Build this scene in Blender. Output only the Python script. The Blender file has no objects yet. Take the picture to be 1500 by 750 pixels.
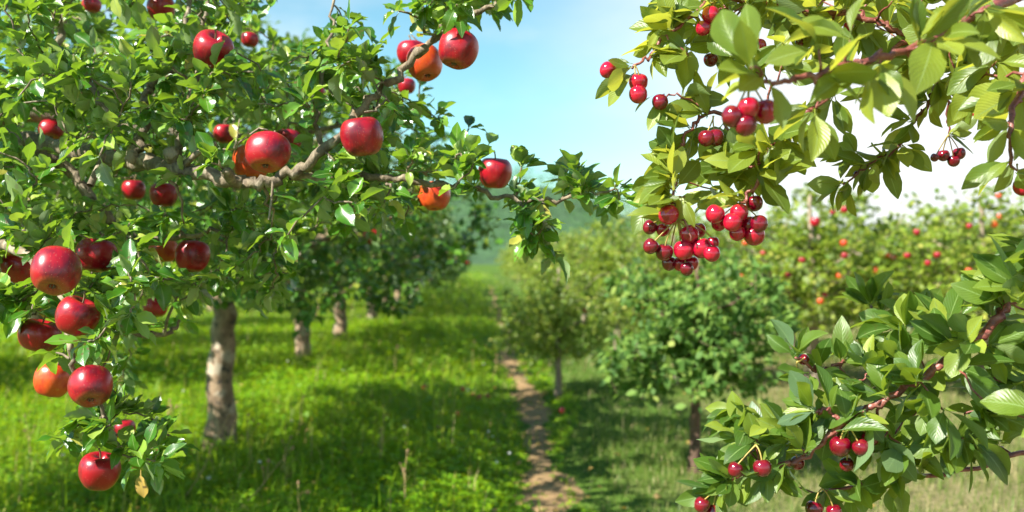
import bpy, math
import numpy as np
from mathutils import Vector

# ------------------------------------------------------------------ camera, sky, sun, exposure
scene = bpy.context.scene
COL = scene.collection
CAM_H = 1.2
FPX = 1440.0                      # focal length in pixels of the 1500 px wide photograph

cam_d = bpy.data.cameras.new("camera")
cam_d.sensor_fit = 'HORIZONTAL'
cam_d.sensor_width = 36.0
cam_d.lens = 36.0 * FPX / 1500.0
cam_d.clip_start = 0.05
cam_d.clip_end = 2000.0
cam_d.dof.use_dof = True
cam_d.dof.focus_distance = 1.50
cam_d.dof.aperture_fstop = 4.2
cam = bpy.data.objects.new("camera", cam_d)
COL.objects.link(cam)
cam.location = (0, 0, CAM_H)
cam.rotation_euler = (math.radians(90), 0, 0)
scene.camera = cam

SUN = Vector((-0.62, -0.44, 0.66)).normalized()
world = bpy.data.worlds.new("World")
scene.world = world
world.use_nodes = True
nt = world.node_tree
nt.nodes.clear()
out = nt.nodes.new('ShaderNodeOutputWorld')
bg = nt.nodes.new('ShaderNodeBackground')
sky = nt.nodes.new('ShaderNodeTexSky')
sky.sky_type = 'NISHITA'
sky.sun_disc = False
sky.sun_elevation = math.asin(SUN.z)
sky.sun_rotation = math.atan2(SUN.x, SUN.y)
sky.air_density = 1.0
sky.dust_density = 0.3
sky.ozone_density = 1.2
bg.inputs['Strength'].default_value = 0.05
# thin bright cloud that thickens towards the east side of the sky
tc = nt.nodes.new('ShaderNodeTexCoord')
sep = nt.nodes.new('ShaderNodeSeparateXYZ')
nt.links.new(tc.outputs['Generated'], sep.inputs[0])
noi = nt.nodes.new('ShaderNodeTexNoise')
noi.inputs['Scale'].default_value = 2.2
noi.inputs['Detail'].default_value = 6
noi.inputs['Roughness'].default_value = 0.55
mp = nt.nodes.new('ShaderNodeMapping')
mp.inputs['Scale'].default_value = (1, 1, 2.2)
nt.links.new(tc.outputs['Generated'], mp.inputs[0])
nt.links.new(mp.outputs[0], noi.inputs['Vector'])
m1 = nt.nodes.new('ShaderNodeMath'); m1.operation = 'MULTIPLY_ADD'
nt.links.new(noi.outputs['Fac'], m1.inputs[0]); m1.inputs[1].default_value = 0.34
nt.links.new(sep.outputs['X'], m1.inputs[2])
mr = nt.nodes.new('ShaderNodeMapRange')
mr.interpolation_type = 'SMOOTHSTEP'
nt.links.new(m1.outputs[0], mr.inputs['Value'])
mr.inputs['From Min'].default_value = 0.12
mr.inputs['From Max'].default_value = 0.50
mr.inputs['To Min'].default_value = 0.0
mr.inputs['To Max'].default_value = 0.95
mixc = nt.nodes.new('ShaderNodeMix'); mixc.data_type = 'RGBA'
hi = nt.nodes.new('ShaderNodeMapRange'); hi.interpolation_type = 'SMOOTHSTEP'   # the cloud is a bank low in the sky
nt.links.new(sep.outputs['Z'], hi.inputs['Value'])
hi.inputs['From Min'].default_value = 0.24; hi.inputs['From Max'].default_value = 0.44
hi.inputs['To Min'].default_value = 1.0; hi.inputs['To Max'].default_value = 0.08
mh = nt.nodes.new('ShaderNodeMath'); mh.operation = 'MULTIPLY'
wi = nt.nodes.new('ShaderNodeMapRange'); wi.interpolation_type = 'SMOOTHSTEP'   # faint wisps in the blue
nt.links.new(noi.outputs['Fac'], wi.inputs['Value'])
wi.inputs['From Min'].default_value = 0.46; wi.inputs['From Max'].default_value = 0.72
wi.inputs['To Min'].default_value = 0.0; wi.inputs['To Max'].default_value = 0.5
mx = nt.nodes.new('ShaderNodeMath'); mx.operation = 'MAXIMUM'
nt.links.new(mr.outputs[0], mx.inputs[0]); nt.links.new(wi.outputs[0], mx.inputs[1])
nt.links.new(mx.outputs[0], mh.inputs[0]); nt.links.new(hi.outputs[0], mh.inputs[1])
nt.links.new(mh.outputs[0], mixc.inputs['Factor'])
tint = nt.nodes.new('ShaderNodeMix'); tint.data_type = 'RGBA'; tint.blend_type = 'MULTIPLY'
tint.inputs['Factor'].default_value = 1.0
nt.links.new(sky.outputs[0], tint.inputs['A']); tint.inputs['B'].default_value = (1.05, 1.55, 1.42, 1)
nt.links.new(tint.outputs['Result'], mixc.inputs['A'])
mixc.inputs['B'].default_value = (8.7, 8.8, 8.9, 1)
nt.links.new(mixc.outputs['Result'], bg.inputs['Color'])
nt.links.new(bg.outputs[0], out.inputs[0])

sun_d = bpy.data.lights.new("sun", 'SUN')
sun_d.energy = 5.0
sun_d.angle = math.radians(0.53)
sun_d.color = (1.0, 0.95, 0.86)
sun = bpy.data.objects.new("sun", sun_d)
COL.objects.link(sun)
sun.rotation_euler = (-SUN).to_track_quat('-Z', 'Y').to_euler()

scene.view_settings.view_transform = 'Standard'
scene.view_settings.look = 'None'
scene.view_settings.gamma = 1.0
scene.view_settings.exposure = 1.45
scene.render.engine = 'CYCLES'
scene.cycles.use_denoising = True
scene.cycles.max_bounces = 8
scene.cycles.transmission_bounces = 6
scene.cycles.diffuse_bounces = 4
scene.cycles.sample_clamp_indirect = 8.0
scene.cycles.use_adaptive_sampling = True

# ------------------------------------------------------------------ helpers
rng = np.random.default_rng(11)
UP = np.array([0., 0., 1.])
SUNV = np.array(SUN)


def P(px, py, d):
    """a point d metres in front of the camera, seen at pixel px, py of the photograph"""
    return np.array([(px - 750.) / FPX * d, d, CAM_H + (375. - py) / FPX * d])


def to_px(p):
    p = np.asarray(p)
    d = np.maximum(p[..., 1], 1e-3)
    return np.stack([750 + p[..., 0] / d * FPX, 375 - (p[..., 2] - CAM_H) / d * FPX, d], -1)


def nrm(v):
    v = np.asarray(v, float)
    return v / np.maximum(np.linalg.norm(v, axis=-1, keepdims=True), 1e-9)


def tag(o, label=None, cat=None, group=None, kind=None):
    if label: o['label'] = label
    if cat: o['category'] = cat
    if group: o['group'] = group
    if kind: o['kind'] = kind
    return o


def empty(name, loc=(0, 0, 0)):
    o = bpy.data.objects.new(name, None)
    o.empty_display_size = 0.1
    o.location = loc
    COL.objects.link(o)
    return o


def mesh_from(name, verts, quads, uvs=None, mats=(), smooth=True, matidx=None):
    """quads: n x 4 (or n x 3) vertex numbers"""
    me = bpy.data.meshes.new(name)
    verts = np.ascontiguousarray(verts, np.float32)
    quads = np.ascontiguousarray(quads, np.int32)
    k = quads.shape[1]
    me.vertices.add(len(verts)); me.vertices.foreach_set('co', verts.ravel())
    me.loops.add(quads.size); me.loops.foreach_set('vertex_index', quads.ravel())
    me.polygons.add(len(quads))
    me.polygons.foreach_set('loop_start', np.arange(0, quads.size, k, dtype=np.int32))
    me.polygons.foreach_set('loop_total', np.full(len(quads), k, np.int32))
    me.polygons.foreach_set('use_smooth', np.full(len(quads), smooth, bool))
    if matidx is not None:
        me.polygons.foreach_set('material_index', np.ascontiguousarray(matidx, np.int32))
    if uvs is not None:
        uvl = me.uv_layers.new(name='UVMap')
        uvl.data.foreach_set('uv', np.ascontiguousarray(uvs[quads.ravel()], np.float32).ravel())
    for m in mats: me.materials.append(m)
    me.update(calc_edges=True)
    return me


def obj(name, me, parent=None, loc=None):
    o = bpy.data.objects.new(name, me)
    COL.objects.link(o)
    if parent is not None: o.parent = parent
    if loc is not None: o.location = loc
    return o


class Tubes:
    """collects tubes along polylines into one mesh"""
    def __init__(self, sides=6):
        self.v, self.q, self.uv, self.n, self.s = [], [], [], 0, sides

    def add(self, pts, rad, sides=None, bump=0.0, seed=0):
        pts = np.asarray(pts, float); rad = np.broadcast_to(np.asarray(rad, float), (len(pts),))
        s = sides or self.s
        t = nrm(np.gradient(pts, axis=0))
        ref = np.array([0.31, 0.22, 0.9]) if abs(t[0, 2]) < 0.8 else np.array([0.9, 0.3, 0.1])
        a = nrm(np.cross(t[0], ref))
        A = [a]
        for i in range(1, len(pts)):
            a = nrm(a - t[i] * np.dot(a, t[i])); A.append(a)
        A = np.array(A); B = np.cross(t, A)
        th = np.linspace(0, 2 * np.pi, s, endpoint=False)
        rr = rad[:, None] * np.ones(s)
        if bump:
            r_ = np.random.default_rng(seed)
            ph = r_.uniform(0, 6.28, 4)
            rr = rr * (1 + bump * (np.sin(2 * th + ph[0])[None] * .5 + .5 * np.sin(3 * th + ph[1])[None]
                                   + r_.normal(0, .6, (len(pts), 1)) + r_.normal(0, .4, (len(pts), s))))
        ring = pts[:, None] + rr[..., None] * (np.cos(th)[None, :, None] * A[:, None] + np.sin(th)[None, :, None] * B[:, None])
        V = ring.reshape(-1, 3)
        L = np.concatenate([[0], np.cumsum(np.linalg.norm(np.diff(pts, axis=0), axis=1))])
        UV = np.stack([np.broadcast_to(th / 6.283, rr.shape), np.broadcast_to(L[:, None], rr.shape)], -1).reshape(-1, 2)
        n = len(pts)
        i = np.arange(n - 1)[:, None] * s; j = np.arange(s)[None]; j2 = (j + 1) % s
        Q = np.stack([i + j, i + j2, i + s + j2, i + s + j], -1).reshape(-1, 4)
        # close the tip
        tip = len(V); V = np.vstack([V, pts[-1] + t[-1] * rad[-1] * .6]); UV = np.vstack([UV, [[.5, L[-1]]]])
        b = (n - 1) * s
        jj = np.arange(0, s, 2)
        cap = np.stack([b + jj, b + (jj + 1) % s, b + (jj + 2) % s, np.full(len(jj), tip)], -1)
        Q = np.vstack([Q, cap])
        self.v.append(V); self.uv.append(UV); self.q.append(Q + self.n); self.n += len(V)

    def mesh(self, name, mats):
        return mesh_from(name, np.vstack(self.v), np.vstack(self.q), np.vstack(self.uv), mats)


def spline(pts, sub=6):
    """Catmull-Rom through rows of numbers"""
    p = np.asarray(pts, float)
    if len(p) < 3:
        t = np.linspace(0, 1, sub + 1)[:, None]
        return p[0] * (1 - t) + p[1] * t
    q = np.vstack([2 * p[0] - p[1], p, 2 * p[-1] - p[-2]])
    o = []
    for i in range(1, len(q) - 2):
        for t in np.linspace(0, 1, sub, endpoint=False):
            a, b, c, d = q[i - 1], q[i], q[i + 1], q[i + 2]
            o.append(.5 * ((2 * b) + (c - a) * t + (2 * a - 5 * b + 4 * c - d) * t * t + (3 * b - a - 3 * c + d) * t ** 3))
    o.append(p[-1])
    return np.array(o)


# ------------------------------------------------------------------ leaves
def leaf_template(rows, cols, width, petiole, fold, curl, serr=0.0, wave=0.0, kind='apple', twist=0.0):
    """leaf of length 1 along y; returns verts, quads, uv. The stalk is the first strip of the blade."""
    ts = np.concatenate([[0.0], np.linspace(petiole, 1, rows)])
    us = np.linspace(-1, 1, cols)
    V, UV = [], []
    for k, t in enumerate(ts):
        if k == 0: w = 0.012; b = 0
        else:
            b = (t - petiole) / (1 - petiole)
            if kind == 'apple':
                w = width * (math.sin(math.pi * min(1, b ** 0.85 * .985 + .012))) ** 0.75
            else:
                w = width * (math.sin(math.pi * min(1, b ** 1.12 * .99 + .012))) ** 0.85
            if b > .93: w *= .55
            w = max(w, 0.012)
            if serr and 0 < k < len(ts) - 1: w *= 1 + serr * (1 if k % 2 else -1)
        for u in us:
            x = u * w
            z = fold * abs(x) + (-curl * max(0, t - petiole * .6) ** 1.8)
            z += wave * abs(u) ** 2 * math.sin(b * 9 + u * 1.4) * w * 2
            x2 = x + twist * 0.06 * math.sin(b * 3.0)
            V.append((x2, t - curl * .25 * t * t, z))
            UV.append((.5 + .5 * u, b))
    n = cols
    Q = []
    for i in range(len(ts) - 1):
        for j in range(n - 1):
            Q.append((i * n + j, i * n + j + 1, (i + 1) * n + j + 1, (i + 1) * n + j))
    return np.array(V), np.array(Q), np.array(UV)


class Leaves:
    def __init__(self): self.o, self.d, self.n, self.s = [], [], [], []

    def add(self, o, d, n, s):
        self.o.append(o); self.d.append(d); self.n.append(n); self.s.append(s)

    def __len__(self): return len(self.o)

    def mesh(self, name, temps, mats, r, keep=None):
        o = np.array(self.o); d = nrm(np.array(self.d)); nn = np.array(self.n); s = np.array(self.s)
        if keep is not None: o, d, nn, s = o[keep], d[keep], nn[keep], s[keep]
        if len(o) == 0: return None
        nn = nrm(nn - d * np.sum(nn * d, 1, keepdims=True))
        side = np.cross(d, nn)
        pick = r.integers(0, len(temps), len(o))
        VV, QQ, UU, base = [], [], [], 0
        for k, (tv, tq, tu) in enumerate(temps):
            m = np.where(pick == k)[0]
            if not len(m): continue
            sx = s[m] * r.uniform(.85, 1.12, len(m))
            W = (o[m][:, None] + sx[:, None, None] * tv[None, :, 0:1] * side[m][:, None]
                 + s[m][:, None, None] * tv[None, :, 1:2] * d[m][:, None]
                 + s[m][:, None, None] * tv[None, :, 2:3] * nn[m][:, None] * r.uniform(.3, 1.5, len(m))[:, None, None])
            VV.append(W.reshape(-1, 3))
            QQ.append((tq[None] + (np.arange(len(m)) * len(tv))[:, None, None]).reshape(-1, 4) + base)
            UU.append(np.tile(tu, (len(m), 1)))
            base += len(m) * len(tv)
        return mesh_from(name, np.vstack(VV), np.vstack(QQ), np.vstack(UU), mats)


APPLE_LEAF = [leaf_template(9, 5, .235, .2, f, c, .05, w, 'apple', tw) for f, c, w, tw in
              ((.35, .15, .10, .5), (.55, .35, .14, -.6), (.2, .5, .16, 0), (.7, .05, .12, .8), (.45, -.15, .1, -.3))]
CHERRY_LEAF = [leaf_template(11, 5, wd, .14, f, c, .02, w, 'cherry', tw) for wd, f, c, w, tw in
               ((.22, .25, .15, .03, .3), (.20, .4, .35, .06, -.6), (.235, .15, .5, .05, 0), (.19, .6, .08, .04, .8), (.21, .3, -.1, .06, -.3), (.24, .2, .3, .08, .5), (.18, .5, .22, .05, -.9))]
MID_LEAF = [leaf_template(4, 3, .28, .18, f, c, 0, 0, 'apple') for f, c in ((.35, .2), (.5, .45), (.2, -.1))]
FAR_LEAF = [leaf_template(2, 2, .34, .3, f, c, 0, 0, 'apple') for f, c in ((0, .2), (0, -.1))]


# ------------------------------------------------------------------ materials
def new_mat(name):
    m = bpy.data.materials.new(name); m.use_nodes = True
    t = m.node_tree; t.nodes.clear()
    o = t.nodes.new('ShaderNodeOutputMaterial')
    return m, t, o


def N(t, typ, **kw):
    n = t.nodes.new(typ)
    for k, v in kw.items():
        if k.startswith('i_'):
            n.inputs[k[2:].replace('_', ' ')].default_value = v
        else: setattr(n, k, v)
    return n


def ramp(t, stops, src=None, interp='LINEAR'):
    n = t.nodes.new('ShaderNodeValToRGB'); e = n.color_ramp.elements
    n.color_ramp.interpolation = interp
    while len(e) < len(stops): e.new(0.5)
    for x, (p, c) in zip(e, stops):
        x.position = p; x.color = (*c, 1) if len(c) == 3 else c
    if src is not None: t.links.new(src, n.inputs[0])
    return n


def math_n(t, op, a, b=None, c=None):
    n = t.nodes.new('ShaderNodeMath'); n.operation = op
    for i, x in enumerate((a, b, c)):
        if x is None: continue
        if isinstance(x, (int, float)): n.inputs[i].default_value = x
        else: t.links.new(x, n.inputs[i])
    return n.outputs[0]


def mix_col(t, fac, a, b, blend='MIX'):
    n = t.nodes.new('ShaderNodeMix'); n.data_type = 'RGBA'; n.blend_type = blend
    for s, x in (('Factor', fac), ('A', a), ('B', b)):
        if isinstance(x, (int, float)): n.inputs[s].default_value = x
        elif isinstance(x, tuple): n.inputs[s].default_value = (*x, 1)
        else: t.links.new(x, n.inputs[s])
    return n.outputs['Result']


def leaf_mat(name, stops, vein, back, trans, transl=0.35, rough=.4, veins=True, spots=0.0, spec=.5, vein_n=13.0):
    m, t, o = new_mat(name)
    geo = N(t, 'ShaderNodeNewGeometry')
    col = ramp(t, stops, geo.outputs['Random Per Island']).outputs[0]
    nrmsock = None
    if veins:
        uv = N(t, 'ShaderNodeUVMap'); sp = N(t, 'ShaderNodeSeparateXYZ')
        t.links.new(uv.outputs[0], sp.inputs[0])
        au = math_n(t, 'ABSOLUTE', math_n(t, 'SUBTRACT', sp.outputs[0], .5))
        mid = math_n(t, 'LESS_THAN', au, .028)
        ph = math_n(t, 'FRACT', math_n(t, 'SUBTRACT', math_n(t, 'MULTIPLY', sp.outputs[1], math_n(t, 'MULTIPLY_ADD', geo.outputs['Random Per Island'], vein_n * .6, vein_n * .75)), math_n(t, 'MULTIPLY', au, 7.0)))
        sv = math_n(t, 'LESS_THAN', ph, .14)
        fac = math_n(t, 'MAXIMUM', math_n(t, 'MULTIPLY', mid, .75), math_n(t, 'MULTIPLY', sv, .11))
        tcn = N(t, 'ShaderNodeTexCoord')
        nz = N(t, 'ShaderNodeTexNoise', i_Scale=38.0, i_Detail=3.0)
        t.links.new(tcn.outputs['Object'], nz.inputs['Vector'])
        col = mix_col(t, .55, col, mix_col(t, nz.outputs['Fac'], (.35, .35, .35), (1.55, 1.55, 1.55)), 'MULTIPLY')
        col = mix_col(t, fac, col, vein)
        if spots:
            nz2 = N(t, 'ShaderNodeTexNoise', i_Scale=120.0, i_Detail=1.0)
            t.links.new(tcn.outputs['Object'], nz2.inputs['Vector'])
            nz3 = N(t, 'ShaderNodeTexNoise', i_Scale=9.0, i_Detail=1.0)
            t.links.new(tcn.outputs['Object'], nz3.inputs['Vector'])
            sf = math_n(t, 'MULTIPLY', math_n(t, 'GREATER_THAN', nz2.outputs['Fac'], .64), math_n(t, 'GREATER_THAN', nz3.outputs['Fac'], .52))
            col = mix_col(t, math_n(t, 'MULTIPLY', sf, spots), col, (.10, .055, .02))
        bp = N(t, 'ShaderNodeBump', i_Strength=.22, i_Distance=.0008)
        hh = math_n(t, 'SINE', math_n(t, 'MULTIPLY', ph, 6.283))
        hh = math_n(t, 'ADD', math_n(t, 'MULTIPLY', hh, -.5), math_n(t, 'MULTIPLY', nz.outputs['Fac'], 1.2))
        t.links.new(hh, bp.inputs['Height'])
        nrmsock = bp.outputs[0]
    colb = mix_col(t, geo.outputs['Backfacing'], col, mix_col(t, .6, col, back))
    pb = N(t, 'ShaderNodeBsdfPrincipled', i_Roughness=rough)
    pb.inputs['Specular IOR Level'].default_value = spec
    t.links.new(colb, pb.inputs['Base Color'])
    tr = N(t, 'ShaderNodeBsdfTranslucent')
    t.links.new(mix_col(t, .75, col, trans), tr.inputs['Color'])
    if nrmsock is not None:
        t.links.new(nrmsock, pb.inputs['Normal'])
    ms = N(t, 'ShaderNodeMixShader'); ms.inputs[0].default_value = transl
    t.links.new(pb.outputs[0], ms.inputs[1]); t.links.new(tr.outputs[0], ms.inputs[2])
    t.links.new(ms.outputs[0], o.inputs[0])
    return m


M_APPLE_LEAF = leaf_mat('apple_leaf', [(0, (.016, .072, .006)), (.38, (.036, .135, .008)), (.66, (.085, .225, .016)),
                                       (.86, (.18, .33, .036)), (.95, (.30, .40, .07)), (1, (.46, .37, .07))],
                        (.24, .32, .12), (.32, .39, .21), (.38, .62, .02), .30, .29, True, .9, .75)
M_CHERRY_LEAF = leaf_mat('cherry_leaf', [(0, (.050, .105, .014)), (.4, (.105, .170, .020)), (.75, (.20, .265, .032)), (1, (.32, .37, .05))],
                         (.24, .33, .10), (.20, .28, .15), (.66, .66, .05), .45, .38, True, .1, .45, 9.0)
M_CHERRY_LOW = leaf_mat('cherry_leaf_less_backlit', [(0, (.034, .085, .012)), (.4, (.068, .135, .016)), (.75, (.135, .20, .022)), (1, (.27, .33, .04))],
                       (.20, .30, .09), (.16, .25, .15), (.40, .56, .03), .38, .38, True, .2, .5, 9.0)  # darker copy of cherry_leaf: difference in backlight between branches put into the colour
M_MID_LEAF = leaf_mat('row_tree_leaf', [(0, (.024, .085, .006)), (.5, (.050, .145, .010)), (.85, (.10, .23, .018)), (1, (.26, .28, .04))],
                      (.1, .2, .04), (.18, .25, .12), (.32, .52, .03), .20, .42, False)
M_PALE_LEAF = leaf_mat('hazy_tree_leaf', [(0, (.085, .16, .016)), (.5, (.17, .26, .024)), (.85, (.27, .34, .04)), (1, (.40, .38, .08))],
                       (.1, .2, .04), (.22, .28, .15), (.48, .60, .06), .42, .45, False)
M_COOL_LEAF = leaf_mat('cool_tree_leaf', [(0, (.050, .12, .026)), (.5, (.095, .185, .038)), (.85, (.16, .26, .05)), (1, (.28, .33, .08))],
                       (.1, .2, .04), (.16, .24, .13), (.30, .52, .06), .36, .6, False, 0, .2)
M_FAR_LEAF = leaf_mat('hill_leaf', [(0, (.026, .10, .014)), (1, (.07, .19, .022))], (0, 0, 0), (.05, .1, .05), (.15, .3, .05), .2, .6, False)
M_DEAD_LEAF = leaf_mat('dead_leaf', [(0, (.20, .12, .04)), (.5, (.42, .27, .05)), (1, (.50, .36, .10))], (.3, .2, .08), (.35, .25, .12), (.6, .4, .05), .3, .6, True, .9)


def bark_mat(name, c0, c1, c2, scale=14, rough=.85, stretch=.35, lich=.0, bumpd=.006):
    m, t, o = new_mat(name)
    tcn = N(t, 'ShaderNodeTexCoord'); mpn = N(t, 'ShaderNodeMapping'); mpn.inputs['Scale'].default_value = (1, 1, stretch)
    t.links.new(tcn.outputs['Object'], mpn.inputs[0])
    n1 = N(t, 'ShaderNodeTexNoise', i_Scale=float(scale), i_Detail=7.0, i_Roughness=.65)
    t.links.new(mpn.outputs[0], n1.inputs['Vector'])
    vo = N(t, 'ShaderNodeTexVoronoi', i_Scale=scale * 2.2); t.links.new(mpn.outputs[0], vo.inputs['Vector'])
    col = ramp(t, [(.30, c0), (.52, c1), (.70, c2)], n1.outputs['Fac']).outputs[0]
    if lich:
        n2 = N(t, 'ShaderNodeTexNoise', i_Scale=scale * .55, i_Detail=4.0); t.links.new(tcn.outputs['Object'], n2.inputs['Vector'])
        lf = ramp(t, [(.54, (0, 0, 0)), (.60, (1, 1, 1))], n2.outputs['Fac']).outputs[0]
        col = mix_col(t, math_n(t, 'MULTIPLY', lf, lich), col, (.38, .32, .23))
        n3 = N(t, 'ShaderNodeTexNoise', i_Scale=scale * 1.3, i_Detail=3.0); t.links.new(tcn.outputs['Object'], n3.inputs['Vector'])
        df = ramp(t, [(.60, (0, 0, 0)), (.65, (1, 1, 1))], n3.outputs['Fac']).outputs[0]
        col = mix_col(t, math_n(t, 'MULTIPLY', df, lich), col, (.05, .045, .035))
    pb = N(t, 'ShaderNodeBsdfPrincipled', i_Roughness=rough)
    t.links.new(col, pb.inputs['Base Color'])
    bp = N(t, 'ShaderNodeBump', i_Strength=.9, i_Distance=bumpd)
    t.links.new(math_n(t, 'ADD', n1.outputs['Fac'], math_n(t, 'MULTIPLY', vo.outputs['Distance'], .5)), bp.inputs['Height'])
    t.links.new(bp.outputs[0], pb.inputs['Normal'])
    t.links.new(pb.outputs[0], o.inputs[0])
    return m


M_BARK = bark_mat('apple_bark', (.09, .058, .034), (.25, .17, .10), (.42, .31, .19), 18, .85, .5, .95)
M_TWIG = bark_mat('apple_twig_bark', (.07, .052, .033), (.17, .13, .082), (.32, .26, .17), 60, .8, .5, .5, .004)
M_CHERRY_BARK = bark_mat('cherry_bark', (.085, .022, .020), (.20, .055, .042), (.34, .16, .12), 60, .42, 2.2, 0, .0012)
M_BROWN_BARK = bark_mat('brown_bark', (.05, .03, .02), (.12, .07, .045), (.21, .14, .09), 20, .9, .4)
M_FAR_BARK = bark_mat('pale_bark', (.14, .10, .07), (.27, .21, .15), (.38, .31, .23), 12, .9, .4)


def fruit_mat(name, deep, bright, blush, spots, rough=.22, blush_amt=.5, coat=.4, dots=.5):
    m, t, o = new_mat(name)
    tcn = N(t, 'ShaderNodeTexCoord'); oi = N(t, 'ShaderNodeObjectInfo')
    ad = N(t, 'ShaderNodeVectorMath', operation='ADD')
    sc = N(t, 'ShaderNodeVectorMath', operation='SCALE'); sc.inputs['Scale'].default_value = 9.0
    cm = N(t, 'ShaderNodeCombineXYZ')
    for i in range(3): t.links.new(oi.outputs['Random'], cm.inputs[i])
    t.links.new(cm.outputs[0], sc.inputs[0])
    t.links.new(tcn.outputs['Generated'], ad.inputs[0]); t.links.new(sc.outputs[0], ad.inputs[1])
    n1 = N(t, 'ShaderNodeTexNoise', i_Scale=2.2, i_Detail=2.0); t.links.new(ad.outputs[0], n1.inputs['Vector'])
    mpn = N(t, 'ShaderNodeMapping'); mpn.inputs['Scale'].default_value = (14, 14, 1.6); t.links.new(ad.outputs[0], mpn.inputs[0])
    n2 = N(t, 'ShaderNodeTexNoise', i_Scale=1.6, i_Detail=4.0); t.links.new(mpn.outputs[0], n2.inputs['Vector'])
    f = math_n(t, 'ADD', math_n(t, 'MULTIPLY', n1.outputs['Fac'], .75), math_n(t, 'MULTIPLY', n2.outputs['Fac'], .3))
    col = ramp(t, [(.36, deep), (.56, bright), (.56 + .32 * (1.0 - blush_amt) + .05, bright), (.98 - .25 * blush_amt, blush)], f).outputs[0]
    sp = N(t, 'ShaderNodeSeparateXYZ'); t.links.new(tcn.outputs['Generated'], sp.inputs[0])
    if spots:
        # paler skin in the basin round the calyx
        lo = N(t, 'ShaderNodeMapRange'); t.links.new(sp.outputs[2], lo.inputs[0])
        lo.inputs[1].default_value = .02; lo.inputs[2].default_value = .10; lo.inputs[3].default_value = .42; lo.inputs[4].default_value = 0
        col = mix_col(t, math_n(t, 'MULTIPLY', lo.outputs[0], n2.outputs['Fac']), col, (.50, .24, .07))
        vo = N(t, 'ShaderNodeTexVoronoi', i_Scale=17.0); t.links.new(ad.outputs[0], vo.inputs['Vector'])
        df = math_n(t, 'MULTIPLY', math_n(t, 'LESS_THAN', vo.outputs['Distance'], .10), dots)
        col = mix_col(t, df, col, (.62, .34, .22))
    pb = N(t, 'ShaderNodeBsdfPrincipled', i_Roughness=rough)
    t.links.new(col, pb.inputs['Base Color'])
    pb.inputs['Coat Weight'].default_value = coat; pb.inputs['Coat Roughness'].default_value = .12
    pb.inputs['Subsurface Weight'].default_value = .06
    pb.inputs['Subsurface Radius'].default_value = (.012, .003, .002)
    pb.inputs['Subsurface Scale'].default_value = .3
    t.links.new(pb.outputs[0], o.inputs[0])
    return m


M_APPLE = fruit_mat('crimson_apple_skin', (.12, .002, .013), (.32, .004, .014), (.52, .13, .025), True, .32, .58, .2, .75)
M_APPLE_O = fruit_mat('orange_blushed_apple_skin', (.40, .017, .012), (.52, .07, .013), (.58, .26, .045), True, .3, .8, .2)
M_CHERRY = fruit_mat('bright_cherry_skin', (.22, .002, .016), (.40, .003, .026), (.48, .010, .036), False, .10, .2, .7)
M_CHERRY_D = fruit_mat('dark_cherry_skin', (.075, .001, .008), (.16, .002, .013), (.26, .004, .02), False, .10, .2, .7)


def plain(name, c, rough=.7, nscale=40, var=.3):
    m, t, o = new_mat(name)
    tcn = N(t, 'ShaderNodeTexCoord'); nz = N(t, 'ShaderNodeTexNoise', i_Scale=float(nscale), i_Detail=4.0)
    t.links.new(tcn.outputs['Object'], nz.inputs['Vector'])
    col = ramp(t, [(.3, tuple(x * (1 - var) for x in c)), (.7, tuple(min(1, x * (1 + var)) for x in c))], nz.outputs['Fac']).outputs[0]
    pb = N(t, 'ShaderNodeBsdfPrincipled', i_Roughness=rough)
    t.links.new(col, pb.inputs['Base Color']); t.links.new(pb.outputs[0], o.inputs[0])
    return m


M_STEM = plain('apple_stalk', (.20, .14, .07))
M_CALYX = plain('dried_calyx', (.14, .10, .06))
M_CSTEM = plain('cherry_stalk', (.34, .25, .06), .5)
M_WEED = plain('dry_weed', (.36, .25, .11), .8)
M_SEED = plain('dry_seed_head', (.24, .15, .08), .9, 200, .5)
M_FLOWER = plain('clover_blossom', (.75, .72, .66), .7)
M_PATH = None

# ------------------------------------------------------------------ ground, path, hill
def vnoise(x, y, seed=0):
    """smooth pseudo noise from a few sines"""
    r = np.random.default_rng(seed); s = 0
    for k in range(7):
        a = r.uniform(0, 6.28); f = 0.5 * 1.7 ** k / 2; p = r.uniform(0, 6.28)
        s = s + np.sin((x * math.cos(a) + y * math.sin(a)) * f * 2 + p) / (1.25 ** k)
    return s / 3.0


def path_x(y): return .37 - .031 * y + .05 * np.sin(y * .9 + .4) * np.minimum(1, y / 8)
def path_w(y): return np.clip(.125 + .03 * np.sin(y * 1.7) + .03 * np.exp(-(y - 3.2) / .9) - np.maximum(0, y - 11) * .012, .05, .3)


def gz(x, y):
    x = np.asarray(x, float); y = np.asarray(y, float)
    near = np.clip(1 - (y - 30) / 60, 0, 1)
    z = .022 * vnoise(x * 1.3, y * 1.3, 3) * near
    z = z - .03 * np.exp(-((x - path_x(y)) / .28) ** 2) * near
    return z


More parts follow.
